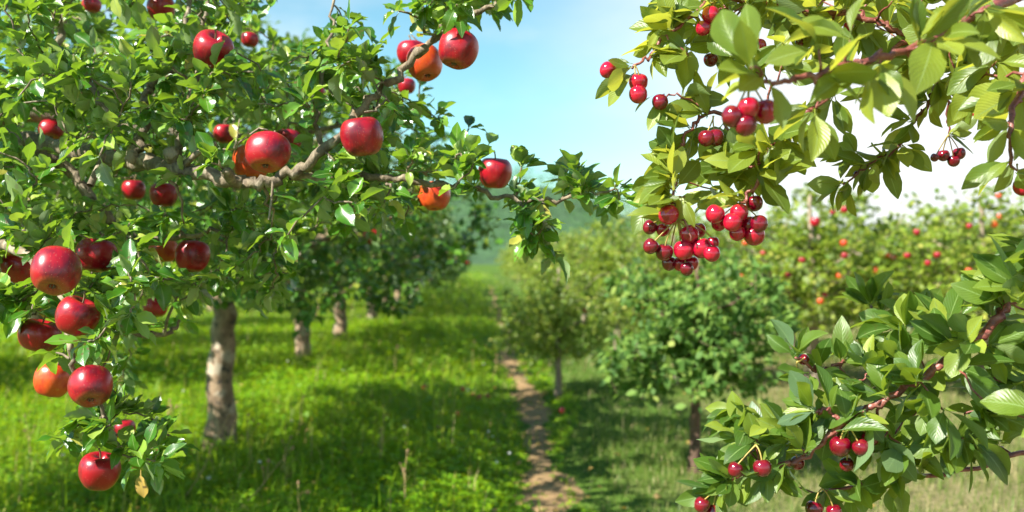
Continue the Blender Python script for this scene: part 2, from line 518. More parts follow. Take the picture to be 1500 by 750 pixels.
def ground_mat():
    m, t, o = new_mat('orchard_ground')
    tcn = N(t, 'ShaderNodeTexCoord')
    n1 = N(t, 'ShaderNodeTexNoise', i_Scale=1.1, i_Detail=6.0); t.links.new(tcn.outputs['Object'], n1.inputs['Vector'])
    n2 = N(t, 'ShaderNodeTexNoise', i_Scale=26.0, i_Detail=5.0); t.links.new(tcn.outputs['Object'], n2.inputs['Vector'])
    sp = N(t, 'ShaderNodeSeparateXYZ'); t.links.new(tcn.outputs['Object'], sp.inputs[0])
    green = ramp(t, [(.3, (.045, .085, .014)), (.6, (.085, .16, .02)), (.8, (.16, .15, .06))], n2.outputs['Fac']).outputs[0]
    dry = ramp(t, [(.3, (.13, .12, .05)), (.6, (.22, .19, .09)), (.8, (.30, .24, .14))], n2.outputs['Fac']).outputs[0]
    # bare, trodden soil away from the row, nearest the cherry tree
    f = math_n(t, 'ADD', math_n(t, 'MULTIPLY', sp.outputs[0], .55), math_n(t, 'MULTIPLY', n1.outputs['Fac'], 1.0))
    f = math_n(t, 'SUBTRACT', f, math_n(t, 'MULTIPLY', sp.outputs[1], .09))
    ff = ramp(t, [(.45, (0, 0, 0)), (.95, (1, 1, 1))], f).outputs[0]
    col = mix_col(t, ff, green, dry)
    pb = N(t, 'ShaderNodeBsdfPrincipled', i_Roughness=.95)
    pb.inputs['Specular IOR Level'].default_value = .1
    t.links.new(col, pb.inputs['Base Color'])
    bp = N(t, 'ShaderNodeBump', i_Strength=.8, i_Distance=.03); t.links.new(n2.outputs['Fac'], bp.inputs['Height'])
    t.links.new(bp.outputs[0], pb.inputs['Normal']); t.links.new(pb.outputs[0], o.inputs[0])
    return m


def grid_mesh(name, xs, ys, zf, mats):
    X, Y = np.meshgrid(xs, ys)
    V = np.stack([X, Y, zf(X, Y)], -1).reshape(-1, 3)
    nx, ny = len(xs), len(ys)
    i, j = np.meshgrid(np.arange(ny - 1), np.arange(nx - 1), indexing='ij')
    a = i * nx + j
    Q = np.stack([a, a + 1, a + nx + 1, a + nx], -1).reshape(-1, 4)
    return mesh_from(name, V, Q, V[:, :2].copy(), mats)


xs = np.concatenate([-np.geomspace(600, 9, 30), np.linspace(-8.7, 9.7, 185), np.geomspace(10, 600, 30)])
ys = np.concatenate([[-30, -10, -4], np.linspace(-1, 20, 190), np.geomspace(20.3, 900, 70)])
g = obj('ground', grid_mesh('ground', xs, ys, gz, [ground_mat()])); tag(g, kind='structure')


def path_mat():
    m, t, o = new_mat('trodden_earth')
    tcn = N(t, 'ShaderNodeTexCoord')
    n1 = N(t, 'ShaderNodeTexNoise', i_Scale=7.0, i_Detail=8.0, i_Roughness=.7); t.links.new(tcn.outputs['Object'], n1.inputs['Vector'])
    n2 = N(t, 'ShaderNodeTexNoise', i_Scale=60.0, i_Detail=4.0); t.links.new(tcn.outputs['Object'], n2.inputs['Vector'])
    col = ramp(t, [(.3, (.15, .085, .035)), (.5, (.29, .18, .08)), (.72, (.38, .26, .13))], n1.outputs['Fac']).outputs[0]
    col = mix_col(t, .35, col, ramp(t, [(.35, (.12, .075, .035)), (.65, (.42, .31, .18))], n2.outputs['Fac']).outputs[0])
    pb = N(t, 'ShaderNodeBsdfPrincipled', i_Roughness=.95); pb.inputs['Specular IOR Level'].default_value = .15
    t.links.new(col, pb.inputs['Base Color'])
    bp = N(t, 'ShaderNodeBump', i_Strength=.9, i_Distance=.02)
    t.links.new(math_n(t, 'ADD', n1.outputs['Fac'], math_n(t, 'MULTIPLY', n2.outputs['Fac'], .3)), bp.inputs['Height'])
    t.links.new(bp.outputs[0], pb.inputs['Normal']); t.links.new(pb.outputs[0], o.inputs[0])
    return m


py_ = np.concatenate([np.linspace(-1, 16, 420), np.linspace(16.2, 40, 60)])
cs = np.linspace(-1, 1, 25)
V = []
for y in py_:
    w0 = path_w(y) * 1.15 + .05 * math.sin(y * 5.1) + .03 * math.sin(y * 13)
    for c in cs:
        x = path_x(y) + c * w0
        V.append((x, y, float(gz(x, y)) + .016 * (1 - 1.75 * c * c) + .012 * float(vnoise(x * 9, y * 9, 8))))
V = np.array(V)
nc = len(cs)
i, j = np.meshgrid(np.arange(len(py_) - 1), np.arange(nc - 1), indexing='ij'); a = i * nc + j
p = obj('path', mesh_from('path', V, np.stack([a, a + 1, a + nc + 1, a + nc], -1).reshape(-1, 4), V[:, :2].copy(), [path_mat()]))
tag(p, kind='structure')

# wooded hill far behind the orchard
def hill_z(X, Y):
    prof = np.clip((Y - 130) / 90, 0, 1); prof = prof * prof * (3 - 2 * prof)
    top = 13 + 3.2 * np.sin(X * .022 + .9) + 2.0 * np.sin(X * .051 + 2.2) + 6 * np.clip((-X - 10) / 100, 0, 1)
    top = top * (1 - .72 * np.clip((X - 12) / 26, 0, 1))
    return prof * top - .3
hx = np.linspace(-260, 320, 90); hy = np.linspace(128, 300, 40)
h = obj('hill', grid_mesh('hill', hx, hy, hill_z, [plain('hill_turf', (.035, .085, .03), .95, .3)])); tag(h, kind='structure')

r = np.random.default_rng(5)
L = Leaves()
for k in range(1500):
    x = r.uniform(-75, 115); y = r.uniform(132, 226)
    z0 = float(hill_z(np.array(x), np.array(y))); s = r.uniform(2.0, 3.6)
    for q in range(34):
        v = nrm(r.normal(size=3)); v[2] = abs(v[2]) * .9
        rr = s * (.6 + .4 * r.random())
        L.add(np.array([x, y, z0 + s * .6]) + v * rr * np.array([1, 1, 1.25]), r.normal(size=3) + np.array([0, 0, -.6]), v + r.normal(size=3) * .4, r.uniform(.7, 1.5))
w = obj('hillside_forest', L.mesh('hillside_forest', FAR_LEAF, [M_FAR_LEAF], r))
tag(w, 'distant green woodland covering the hill behind the orchard', 'woodland', kind='stuff')


# ------------------------------------------------------------------ branching
class Skeleton:
    def __init__(self):
        self.p = np.zeros((60000, 3)); self.t = np.zeros((60000, 3)); self.r = np.zeros(60000); self.l = np.zeros(60000, int); self.n = 0

    def add(self, pts, rad, limb):
        pts = np.asarray(pts, float); k = len(pts)
        s = slice(self.n, self.n + k)
        self.p[s] = pts; self.t[s] = nrm(np.gradient(pts, axis=0)); self.r[s] = rad; self.l[s] = limb; self.n += k

    def nearest(self, q, penal=None):
        d = np.linalg.norm(self.p[:self.n] - q, axis=1)
        if penal is not None: d = d + penal * np.maximum(0, self.p[:self.n, 2] - q[2])
        return int(np.argmin(d))

    def twig(self, q, r, bend=.35, r0=.0035, r1=.0013, n=7, jit=.006, up=.25):
        i = self.nearest(q)
        a = self.p[i]; L = np.linalg.norm(q - a)
        dirn = nrm(self.t[i] * .7 + nrm(q - a) * .8 + UP * up + r.normal(size=3) * .25)
        t = np.linspace(0, 1, n)[:, None]
        c = a + dirn * L * bend
        pts = (1 - t) ** 2 * a + 2 * t * (1 - t) * c + t * t * q
        pts[1:-1] += r.normal(size=(n - 2, 3)) * min(jit, L * .04)
        ra = min(r0 * (0.7 + .8 * min(1, L / .25)), max(self.r[i] * .8, r1 * 1.1))
        rad = np.linspace(ra, r1, n)
        self.add(pts[1:], rad[1:], self.l[i])
        return pts, rad, int(self.l[i])


def leaf_frame(tdir, ang, r, spread=.9, along=.5, up=.25, droop=0.0):
    ref = UP if abs(tdir[2]) < .9 else np.array([1., 0, 0])
    a = nrm(np.cross(tdir, ref)); b = np.cross(tdir, a)
    rad = a * math.cos(ang) + b * math.sin(ang)
    d = nrm(tdir * along + rad * spread + UP * (up - droop) + r.normal(size=3) * .18)
    nvec = UP * 1.0 + tdir * .35 + SUNV * .45 + r.normal(size=3) * .38
    return d, nvec


def inside(poly, x, y):
    poly = np.asarray(poly, float); n = len(poly); c = np.zeros(np.shape(x), bool)
    j = n - 1
    for i in range(n):
        xi, yi = poly[i]; xj, yj = poly[j]
        c ^= ((yi > y) != (yj > y)) & (x < (xj - xi) * (y - yi) / (yj - yi + 1e-12) + xi)
        j = i
    return c


def sample_poly(poly, n, r):
    poly = np.asarray(poly, float); lo, hi = poly.min(0), poly.max(0); out = []
    while len(out) < n:
        q = r.uniform(lo, hi)
        if inside(poly, q[0], q[1]): out.append(q)
    return np.array(out)


def visible_fruit_mask(L, centres, radii, r, keep_p=.13, sunclear=.6):
    """which leaves to keep: most leaves between a fruit and the eye or sun are dropped, so it shows and is lit"""
    o = np.array(L.o); d = nrm(np.array(L.d)); s = np.array(L.s)
    keep = np.ones(len(o), bool)
    dice = r.random(len(o)); dice2 = r.random(len(o))
    eye = np.array([0, 0, CAM_H])
    for f in (.25, .6, 1.0):
        q = o + d * (s * f)[:, None]
        for c, R in zip(centres, radii):
            for src, lim, dc in ((nrm(eye - c), .92, dice > keep_p), (SUNV, .75, dice2 < sunclear)):
                v = q - c; al = v @ src
                per = np.linalg.norm(v - al[:, None] * src, axis=1)
                keep &= ~((al > -R * .3) & (al < 1.2) & (per < R * lim) & dc)
    # no leaf runs through a fruit
    for f in (.3, .6, .95):
        q = o + d * (s * f)[:, None]
        for c, R in zip(centres, radii):
            keep &= np.linalg.norm(q - c, axis=1) > R * .97
    return keep


# ------------------------------------------------------------------ fruit
def lathe(profile, seg, lobes=0.0, seed=0):
    r = np.random.default_rng(seed)
    pr = np.asarray(profile); th = np.linspace(0, 2 * np.pi, seg, endpoint=False)
    ph = r.uniform(0, 6.28, 2)
    V = []
    for k, (rad, z) in enumerate(pr):
        low = np.clip((.35 - z) * 1.2, 0, 1)
        f = 1 + lobes * (.35 + low) * np.cos(5 * th + ph[0]) + lobes * .8 * np.cos(2 * th + ph[1])
        zz = z + lobes * .35 * np.cos(th + ph[1]) * min(1, rad * 2)
        V.append(np.stack([rad * f * np.cos(th), rad * f * np.sin(th), zz], -1))
    V = np.vstack(V); n = len(pr)
    i = np.arange(n - 1)[:, None] * seg; j = np.arange(seg)[None]
    Q = np.stack([i + j, i + (j + 1) % seg, i + seg + (j + 1) % seg, i + seg + j], -1).reshape(-1, 4)
    return V, Q


APPLE_PROF = [(.001, -.36), (.05, -.37), (.10, -.40), (.17, -.435), (.25, -.43), (.33, -.385), (.41, -.29), (.47, -.16), (.498, -.02),
              (.50, .10), (.475, .22), (.425, .32), (.35, .39), (.27, .415), (.19, .405), (.12, .36), (.07, .30), (.035, .25), (.001, .23)]
# diameter 1, stem cavity on top
CHERRY_PROF = [(.001, -.465), (.08, -.462), (.17, -.435), (.27, -.385), (.36, -.305), (.43, -.20), (.475, -.08), (.49, .05), (.475, .18), (.43, .29),
               (.35, .38), (.26, .425), (.16, .43), (.08, .405), (.001, .37)]


def smooth_prof(p, sub):
    return spline(p, sub)


apple_meshes = []
for k in range(4):
    v, q = lathe(smooth_prof(APPLE_PROF, 2), 40, .022, 40 + k)
    v = v * np.array([1, 1, (.98, 1.03, .93, 1.0)[k]])
    apple_meshes.append((v, q))
cherry_meshes = []
for k in range(3):
    v, q = lathe(smooth_prof(CHERRY_PROF, 2), 28, .008, 60 + k)
    v[:, 1] *= (.96, .98, .94)[k]
    cherry_meshes.append((v, q))

_fm = {}
def fruit_mesh(kind, k, mat, name):
    key = (kind, k, mat.name)
    if key not in _fm:
        v, q = (apple_meshes if kind == 'apple' else cherry_meshes)[k]
        _fm[key] = mesh_from(name, v, q, None, [mat])
    return _fm[key]


_t = Tubes(7); _t.add(spline([(0, 0, .24), (.02, .01, .36), (.05, .015, .50), (.10, .03, .62)], 3), np.array([.022] * 9 + [.034]), seed=1)
APPLE_STEM = _t.mesh('stem', [M_STEM])
_t = Tubes(4)
for k in range(5):
    a_ = k * 1.2566
    _t.add(np.array([(.03 * math.cos(a_), .03 * math.sin(a_), -.355), (.06 * math.cos(a_), .06 * math.sin(a_), -.40), (.035 * math.cos(a_ + .3), .035 * math.sin(a_ + .3), -.44)]), [.022, .018, .006])
CALYX = _t.mesh('calyx', [M_CALYX])


def make_apple(c, dia, mat, r, label, cat='apple', group=None, tilt=(0, 0), name='apple', parts=True):
    k = int(r.integers(0, 4))
    o = obj(name, fruit_mesh('apple', k, mat, 'apple'))
    o.location = Vector(c); o.scale = (dia * r.uniform(.96, 1.04), dia * r.uniform(.96, 1.04), dia * r.uniform(.9, 1.05))
    o.rotation_euler = (math.radians(tilt[0]), math.radians(tilt[1]), r.uniform(0, 6.28))
    tag(o, label, cat, group)
    if parts:
        obj('stem', APPLE_STEM, o); obj('calyx', CALYX, o)
    return o


# ------------------------------------------------------------------ the apple tree whose limbs fill the upper part of the view
APPLES = [  # px, py, size px, skin (c crimson / o orange), tilt x, tilt y, label
    (312, 72, 58, 'c', -40, 8, 'bright red apple hanging alone high against leaves, its flower end showing'),
    (392, 223, 64, 'c', -25, -6, 'deep crimson apple hanging in front of the thick limb, hiding an orange apple'),
    (368, 238, 54, 'o', -10, 10, 'orange apple half hidden behind the crimson apple at the thick limb'),
    (421, 205, 40, 'c', 0, 0, 'sliver of red apple peeping out beside the crimson apple at the thick limb'),
    (530, 200, 62, 'c', -8, 6, 'glossy red apple hanging right under the bare sloping branch'),
    (671, 72, 61, 'c', -15, -10, 'dark red apple against blue sky with a small leaf lying across it'),
    (622, 92, 54, 'o', -20, 12, 'orange yellow apple touching the dark red apple against the sky'),
    (603, 78, 44, 'c', 0, 0, 'red apple tucked behind the orange yellow one near the sky'),
    (596, 126, 26, 'c', 0, 0, 'small red apple just below the orange and red pair near the sky'),
    (725, 253, 51, 'c', -10, 0, 'dark crimson apple sitting on the long thin branch over the path'),
    (636, 287, 46, 'o', -10, 0, 'orange apple partly covered by leaves below the long thin branch'),
    (82, 397, 69, 'c', -35, 14, 'largest crimson apple, turned to show its pale flower end'),
    (141, 374, 58, 'c', -10, 4, 'red apple with a leaf on its shoulder beside the largest crimson apple'),
    (30, 390, 54, 'c', -15, 0, 'bright red apple half behind leaves on the outer side of the largest crimson apple'),
    (113, 463, 64, 'c', -20, -18, 'crimson apple below the largest one, above a bright red apple'),
    (58, 491, 58, 'c', 12, 6, 'bright red apple with sun on its shoulder, below the crimson pair'),
    (78, 556, 52, 'o', -15, 0, 'orange apple mostly covered by dark leaves in the lower drooping shoot'),
    (133, 566, 64, 'c', -35, 20, 'crimson apple with a yellow speck, at the bend of the drooping shoot'),
    (146, 690, 58, 'c', -12, 0, 'lowest hanging crimson apple, at the tip of the drooping shoot'),
    (182, 628, 32, 'c', 0, 0, 'small dark red apple hidden among leaves above the lowest hanging one'),
    (282, 375, 50, 'c', -10, 0, 'red apple hanging in the shade beside a brownish orange one'),
    (240, 367, 42, 'o', 0, 0, 'shaded brownish orange apple touching a red one'),
    (228, 450, 34, 'c', -10, 0, 'small dark apple with one sunny spot, hanging deep in the shade'),
    (75, 191, 34, 'c', -20, 20, 'small dusky apple among shaded leaves near the outer trunk'),
    (236, 12, 40, 'c', 0, 0, 'red apple near the upper edge, dulled by leaf shade'),
    (134, 8, 28, 'c', 0, 0, 'tiny red apple at the upper edge among twigs'),
    (366, 58, 26, 'c', 0, 0, 'small red apple behind leaves beside the lone high apple'),
    (196, 278, 34, 'c', 0, 0, 'pinkish red apple framed by bright leaves below the bare limb'),
    (240, 285, 40, 'c', 0, 0, 'shadowed apple just under the knotty end of the bare limb'),
    (171, 229, 26, 'c', 0, 0, 'scarlet sliver of apple beside the orange barked stub'),
    (329, 196, 32, 'c', 0, 0, 'small red apple behind yellowed leaves above the thick limb'),
    (467, 136, 20, 'c', 0, 0, 'very small red apple behind twigs above the sloping branch'),
]
r = np.random.default_rng(21)
ap_c, ap_r, ap_top = [], [], []
for (px, py, sz, kd, tx, ty, lab) in APPLES:
    dia = .069 if sz > 40 else .0625
    d = FPX * dia / sz if sz > 40 else min(2.53, FPX * dia / sz)
    if sz <= 40: dia = sz * d / FPX
    c = P(px, py, d)
    ap_c.append(c); ap_r.append(dia / 2)
    make_apple(c, dia, M_APPLE if kd == 'c' else M_APPLE_O, r, lab, group='apples on the near apple tree', tilt=(tx, ty))
    top = c + np.array(Vector((.10, .03, .62)).xyz) * dia * .8 + UP * .012
    from mathutils import Euler
    R_ = Euler((math.radians(tx), math.radians(ty), 0)).to_matrix()
    ap_top.append(c + np.array(R_ @ Vector((0, 0, .60))) * dia)


def limb_pts(spec, sub=6):
    sp_ = spline(spec, sub)
    return np.array([P(a, b, d) for a, b, d, _ in sp_]), sp_[:, 3] / 1000.


AK = .92                          # distances in this section are given for 7.5 cm apples; these are a little smaller
PW = P
def P(px, py, d): return PW(px, py, d * AK)


TRUNK_TOP = (-330, 250, 2.30)
LIMBS = [  # each row: px, py, distance m, radius mm
    # the thick limb that comes in from the trunk and rises towards the sky
    [(-330, 300, 2.35, 40), (-180, 225, 2.4, 32), (-40, 205, 2.38, 23), (80, 215, 2.28, 18), (170, 235, 2.08, 15.5), (215, 240, 1.96, 15), (268, 250, 1.86, 12.5),
     (325, 262, 1.83, 11.5), (370, 268, 1.83, 10.5), (415, 258, 1.84, 9.6), (455, 236, 1.84, 8.6), (505, 190, 1.86, 7.8), (560, 128, 1.88, 7), (615, 76, 1.9, 6.2), (665, 38, 1.92, 6.5), (712, 10, 1.95, 5), (760, -18, 1.98, 3)],
    # the long thin branch that reaches over the path
    [(425, 258, 1.85, 8), (470, 262, 1.87, 7.5), (525, 258, 1.9, 7), (580, 262, 1.9, 6.2), (640, 268, 1.9, 5.4), (700, 278, 1.9, 4.6), (760, 293, 1.9, 4), (820, 290, 1.88, 3.2), (870, 284, 1.86, 2.6), (925, 262, 1.85, 1.6)],
    # uprights
    [(262, 246, 1.87, 9), (262, 215, 1.88, 8), (272, 178, 1.9, 7), (285, 130, 1.93, 6), (292, 80, 1.98, 5), (300, 20, 2.03, 4), (310, -60, 2.1, 3)],
    [(190, 236, 1.96, 11), (205, 200, 2.0, 10), (216, 150, 2.02, 9), (222, 125, 2.04, 8), (255, 90, 2.08, 7), (272, 40, 2.12, 5.5), (280, -40, 2.2, 4)],
    [(-60, 218, 2.24, 18), (20, 160, 2.25, 15), (60, 110, 2.3, 12), (90, 40, 2.35, 9), (100, -60, 2.4, 6)],
    [(-10, 150, 2.26, 9), (60, 92, 2.1, 8), (118, 88, 2.02, 7), (146, 148, 1.97, 5.5), (158, 178, 1.95, 4)],
    [(470, 222, 1.86, 5), (462, 170, 1.9, 4.4), (470, 120, 1.93, 4), (482, 70, 1.96, 3.4), (488, 15, 2.0, 2.6), (490, -40, 2.02, 2)],
    # lower limbs that droop
    [(-330, 330, 2.33, 36), (-170, 345, 2.15, 27), (-60, 350, 2.0, 14), (20, 365, 1.88, 9), (70, 400, 1.78, 7), (95, 440, 1.72, 7), (100, 490, 1.70, 5.6), (112, 535, 1.70, 4.6), (140, 580, 1.72, 3.6), (165, 630, 1.75, 3), (178, 665, 1.76, 2.2)],
    [(60, 222, 2.12, 14), (110, 260, 2.15, 12), (150, 310, 2.15, 9.5), (210, 350, 2.15, 7), (280, 345, 2.12, 5), (340, 335, 2.1, 3.5)],
    [(-100, 345, 2.05, 16), (30, 420, 2.1, 12), (140, 470, 2.2, 8), (215, 490, 2.25, 6), (260, 480, 2.3, 4)],
    # deeper limbs that fill the middle of the crown
    [(-330, 280, 2.4, 40), (-150, 200, 2.6, 30), (40, 170, 2.75, 22), (200, 190, 2.85, 16), (360, 200, 2.9, 11), (480, 190, 2.9, 7), (560, 160, 2.9, 4)],
    [(-330, 270, 2.4, 40), (-250, 230, 2.8, 30), (-60, 210, 3.3, 22), (120, 200, 3.7, 15), (260, 200, 3.9, 9), (360, 200, 4.0, 5)],
    [(-330, 240, 2.35, 38), (-260, 60, 2.3, 28), (-120, -80, 2.3, 20), (60, -120, 2.4, 13), (240, -140, 2.4, 8)],
]
BARE = [  # cut stubs and bare twigs that show clearly
    [(132, 272, 1.88, 6.5), (142, 250, 1.9, 6), (152, 226, 1.93, 5)],
    [(258, 240, 1.88, 13), (252, 228, 1.86, 14), (250, 222, 1.85, 13)],
    [(272, 240, 1.84, 6), (290, 224, 1.82, 5), (316, 210, 1.8, 3.5)],
    [(340, 266, 1.80, 8), (333, 254, 1.78, 9.5), (331, 249, 1.775, 9)],
    [(400, 266, 1.8, 2.6), (398, 290, 1.79, 2.4), (394, 322, 1.78, 2)],
    [(610, 80, 1.88, 9), (618, 74, 1.86, 8.5), (624, 70, 1.85, 7.5)],
    [(240, 490, 2.25, 4), (246, 465, 2.22, 3.4), (262, 430, 2.2, 2.4)],
]
tree = empty('apple_tree', ((-330 - 750) / FPX * 2.35 * AK, 2.35 * AK, 0))
tag(tree, 'near apple tree with long leafy limbs full of red apples reaching over the view', 'tree')
off = np.array(tree.location)
SK = Skeleton()
TB = [Tubes(6) for _ in LIMBS]
LV = [Leaves() for _ in LIMBS]
for k, sp_ in enumerate(LIMBS):
    pts, rad = limb_pts(sp_)
    rr = np.random.default_rng(k)
    pts[1:-1] += rr.normal(size=(len(pts) - 2, 3)) * .0035
    SK.add(pts, rad, k)
    TB[k].add(pts - off, rad * (1 + .06 * rr.normal(size=len(rad))), 9, .05, k)
for k, sp_ in enumerate(BARE):
    pts, rad = limb_pts(sp_, 4)
    lk = int(SK.l[SK.nearest(pts[0])])
    TB[lk].add(pts - off, rad, 8, .05, 50 + k)
tt = Tubes(14)
base = np.array([off[0] - .05, off[1] + .05, float(gz(off[0], off[1])) - .05])
tp = spline([base, base + [.02, 0, .35], base + [.05, -.03, .8], P(-330, 300, 2.35), P(-330, 235, 2.35)], 7)
tt.add(tp - off, np.interp(np.linspace(0, 1, len(tp)), [0, .12, .5, .9, 1], [.11, .085, .075, .07, .05]), 16, .05, 3)
obj('trunk', tt.mesh('trunk', [M_BARK]), tree)

r = np.random.default_rng(77)
REG = [  # polygon in the picture, nearest and farthest distance, number of shoots
    ([(-120, -70), (420, -70), (395, 20), (440, 105), (560, 100), (640, 140), (700, 185), (690, 240), (640, 300), (560, 330), (430, 335), (400, 390), (300, 410), (250, 460), (90, 420), (-120, 470)], 1.72, 2.2, 270),
    ([(-120, -70), (400, -70), (385, 30), (440, 120), (600, 150), (660, 210), (600, 320), (430, 350), (300, 420), (160, 440), (-120, 430)], 2.2, 3.0, 260),
    ([(-150, -60), (330, -60), (460, 120), (470, 330), (300, 395), (-150, 405)], 3.0, 4.2, 230),
    ([(430, -60), (740, -60), (775, 0), (755, 30), (640, 60), (600, 130), (500, 160), (440, 110)], 1.72, 2.1, 52),
    ([(600, 240), (720, 236), (800, 235), (880, 232), (945, 226), (950, 275), (880, 305), (800, 325), (700, 325), (600, 310)], 1.68, 2.1, 20),
    ([(755, 300), (820, 310), (825, 372), (790, 375)], 1.84, 1.92, 5),
    ([(-30, 400), (250, 395), (245, 470), (190, 520), (150, 590), (30, 590), (-30, 560)], 1.58, 1.85, 38),
    ([(95, 590), (245, 600), (265, 650), (225, 690), (190, 680), (100, 655)], 1.66, 1.85, 26),
    ([(170, 405), (430, 400), (440, 440), (350, 450), (250, 500), (180, 490)], 2.1, 2.6, 24),
]
SHADE_SHOOTS = []  # extra crown shoots mostly out of view, added to shade the near grass
rf = np.random.default_rng(4)
while len(SHADE_SHOOTS) < 90:
    v = rf.uniform(-1, 1, 3)
    if v @ v < 1 and v @ v > .15:
        q = np.array([-2.75, 3.6, 2.0]) + v * np.array([1.3, .8, .85])
        if to_px(q)[0] < 250 or q[2] > 2.3: SHADE_SHOOTS.append(q)
SKY_GAP = [[(398, 14), (408, 54), (436, 68), (462, 42), (505, 14), (582, 14), (596, -20), (540, -60), (420, -60)],
           [(640, 118), (668, 120), (720, 110), (800, 40), (1000, 0), (1000, 210), (880, 205), (765, 225), (735, 205), (712, 170), (660, 150)]]
targets = []
for poly, d0, d1, n in REG:
    for q in sample_poly(poly, n, r):
        if any(inside(gp, q[0], q[1]) for gp in SKY_GAP): continue
        targets.append((P(q[0], q[1], r.uniform(d0, d1)), 'leaf'))
for t_ in ap_top: targets.append((t_, 'fruit'))
for q in SHADE_SHOOTS: targets.append((q, 'full'))
APC = np.array(ap_c); APR = np.array(ap_r)
dist0 = [np.linalg.norm(SK.p[:SK.n] - t_[0], axis=1).min() for t_ in targets]
for ti in np.argsort(dist0):
    q, kind = targets[ti]
    fr = kind == 'fruit'
    pts, rad, lk = SK.twig(q, r, .38, .0042, .0016 if not fr else .0018, 8, .007)
    if not fr:
        uv_ = to_px(pts); cu_ = to_px(APC)
        hit = (np.hypot(uv_[:, None, 0] - cu_[None, :, 0], uv_[:, None, 1] - cu_[None, :, 1]) < APR * FPX / cu_[:, 2] * 1.05) & (uv_[:, None, 2] < cu_[None, :, 2] + APR)
        if hit.any():            # such a shoot is pruned off
            SK.n -= len(pts) - 1
            continue
    TB[lk].add(pts - off, rad, 5)
    L = np.linalg.norm(pts[-1] - pts[0])
    nn_ = int(np.clip(L / .016, 6, 20))
    for s in np.linspace(.18 if not fr else .1, .98 if not fr else .8, nn_):
        x = s * (len(pts) - 1); i0 = min(int(x), len(pts) - 2); pp = pts[i0] + (pts[i0 + 1] - pts[i0]) * (x - i0)
        tdir = nrm(pts[i0 + 1] - pts[i0])
        spur = r.random() < .22
        for z in range(4 if spur else 1):
            dd, nv = leaf_frame(tdir, r.uniform(0, 6.28), r, .9, .45, .22)
            LV[lk].add(pp, dd, nv, r.uniform(.028, .060))
    if not fr:
        tdir = nrm(pts[-1] - pts[-2])
        for z in range(5):
            dd, nv = leaf_frame(tdir, z * 2.4 + r.uniform(-.4, .4), r, .8, .7, .15)
            LV[lk].add(pts[-1], dd, nv, r.uniform(.032, .064))
for k in range(len(LIMBS)):
    lo = obj('limb', TB[k].mesh('limb', [M_TWIG if k not in (0, 7, 8, 10, 11, 4) else M_TWIG]), tree)
    if not len(LV[k]): continue
    keep = visible_fruit_mask(LV[k], ap_c, ap_r, r)
    o_ = np.array(LV[k].o) + nrm(np.array(LV[k].d)) * (np.array(LV[k].s) * .55)[:, None]
    pxs = to_px(o_)
    for gp in SKY_GAP:
        keep &= ~(inside(gp, pxs[:, 0], pxs[:, 1]) & (r.random(len(o_)) < .93))
    # keep the bare limb open towards the light and the eye
    bare_px = [(262, 250), (325, 262), (370, 268), (415, 258), (455, 236), (505, 190), (560, 128), (600, 88)]
    for (ax, ay), (bx, by) in zip(bare_px[:-1], bare_px[1:]):
        A_ = np.array([ax, ay], float); B_ = np.array([bx, by], float)
        tt_ = np.clip(((pxs[:, :2] - A_) @ (B_ - A_)) / ((B_ - A_) @ (B_ - A_)), 0, 1)
        dd_ = np.linalg.norm(pxs[:, :2] - (A_ + tt_[:, None] * (B_ - A_)), axis=1)
        keep &= ~((dd_ < 20) & (pxs[:, 2] < 1.86) & (r.random(len(o_)) < .7))
    LV[k].o = [x - off for x in LV[k].o]
    me = LV[k].mesh('foliage', APPLE_LEAF, [M_APPLE_LEAF], r, keep)
    if me: obj('foliage', me, lo)
# one withered leaf and a leaf across the apple by the sky
Lw = Leaves(); Lw.add(P(206, 688, 1.72) - off, np.array([.05, -.1, -1.]), np.array([-.3, -1, .1]), .05)
obj('withered_leaf', Lw.mesh('withered_leaf', APPLE_LEAF[1:2], [M_DEAD_LEAF], r), tree)['label'] = 'yellow withered leaf hanging from the drooping shoot'


P = PW


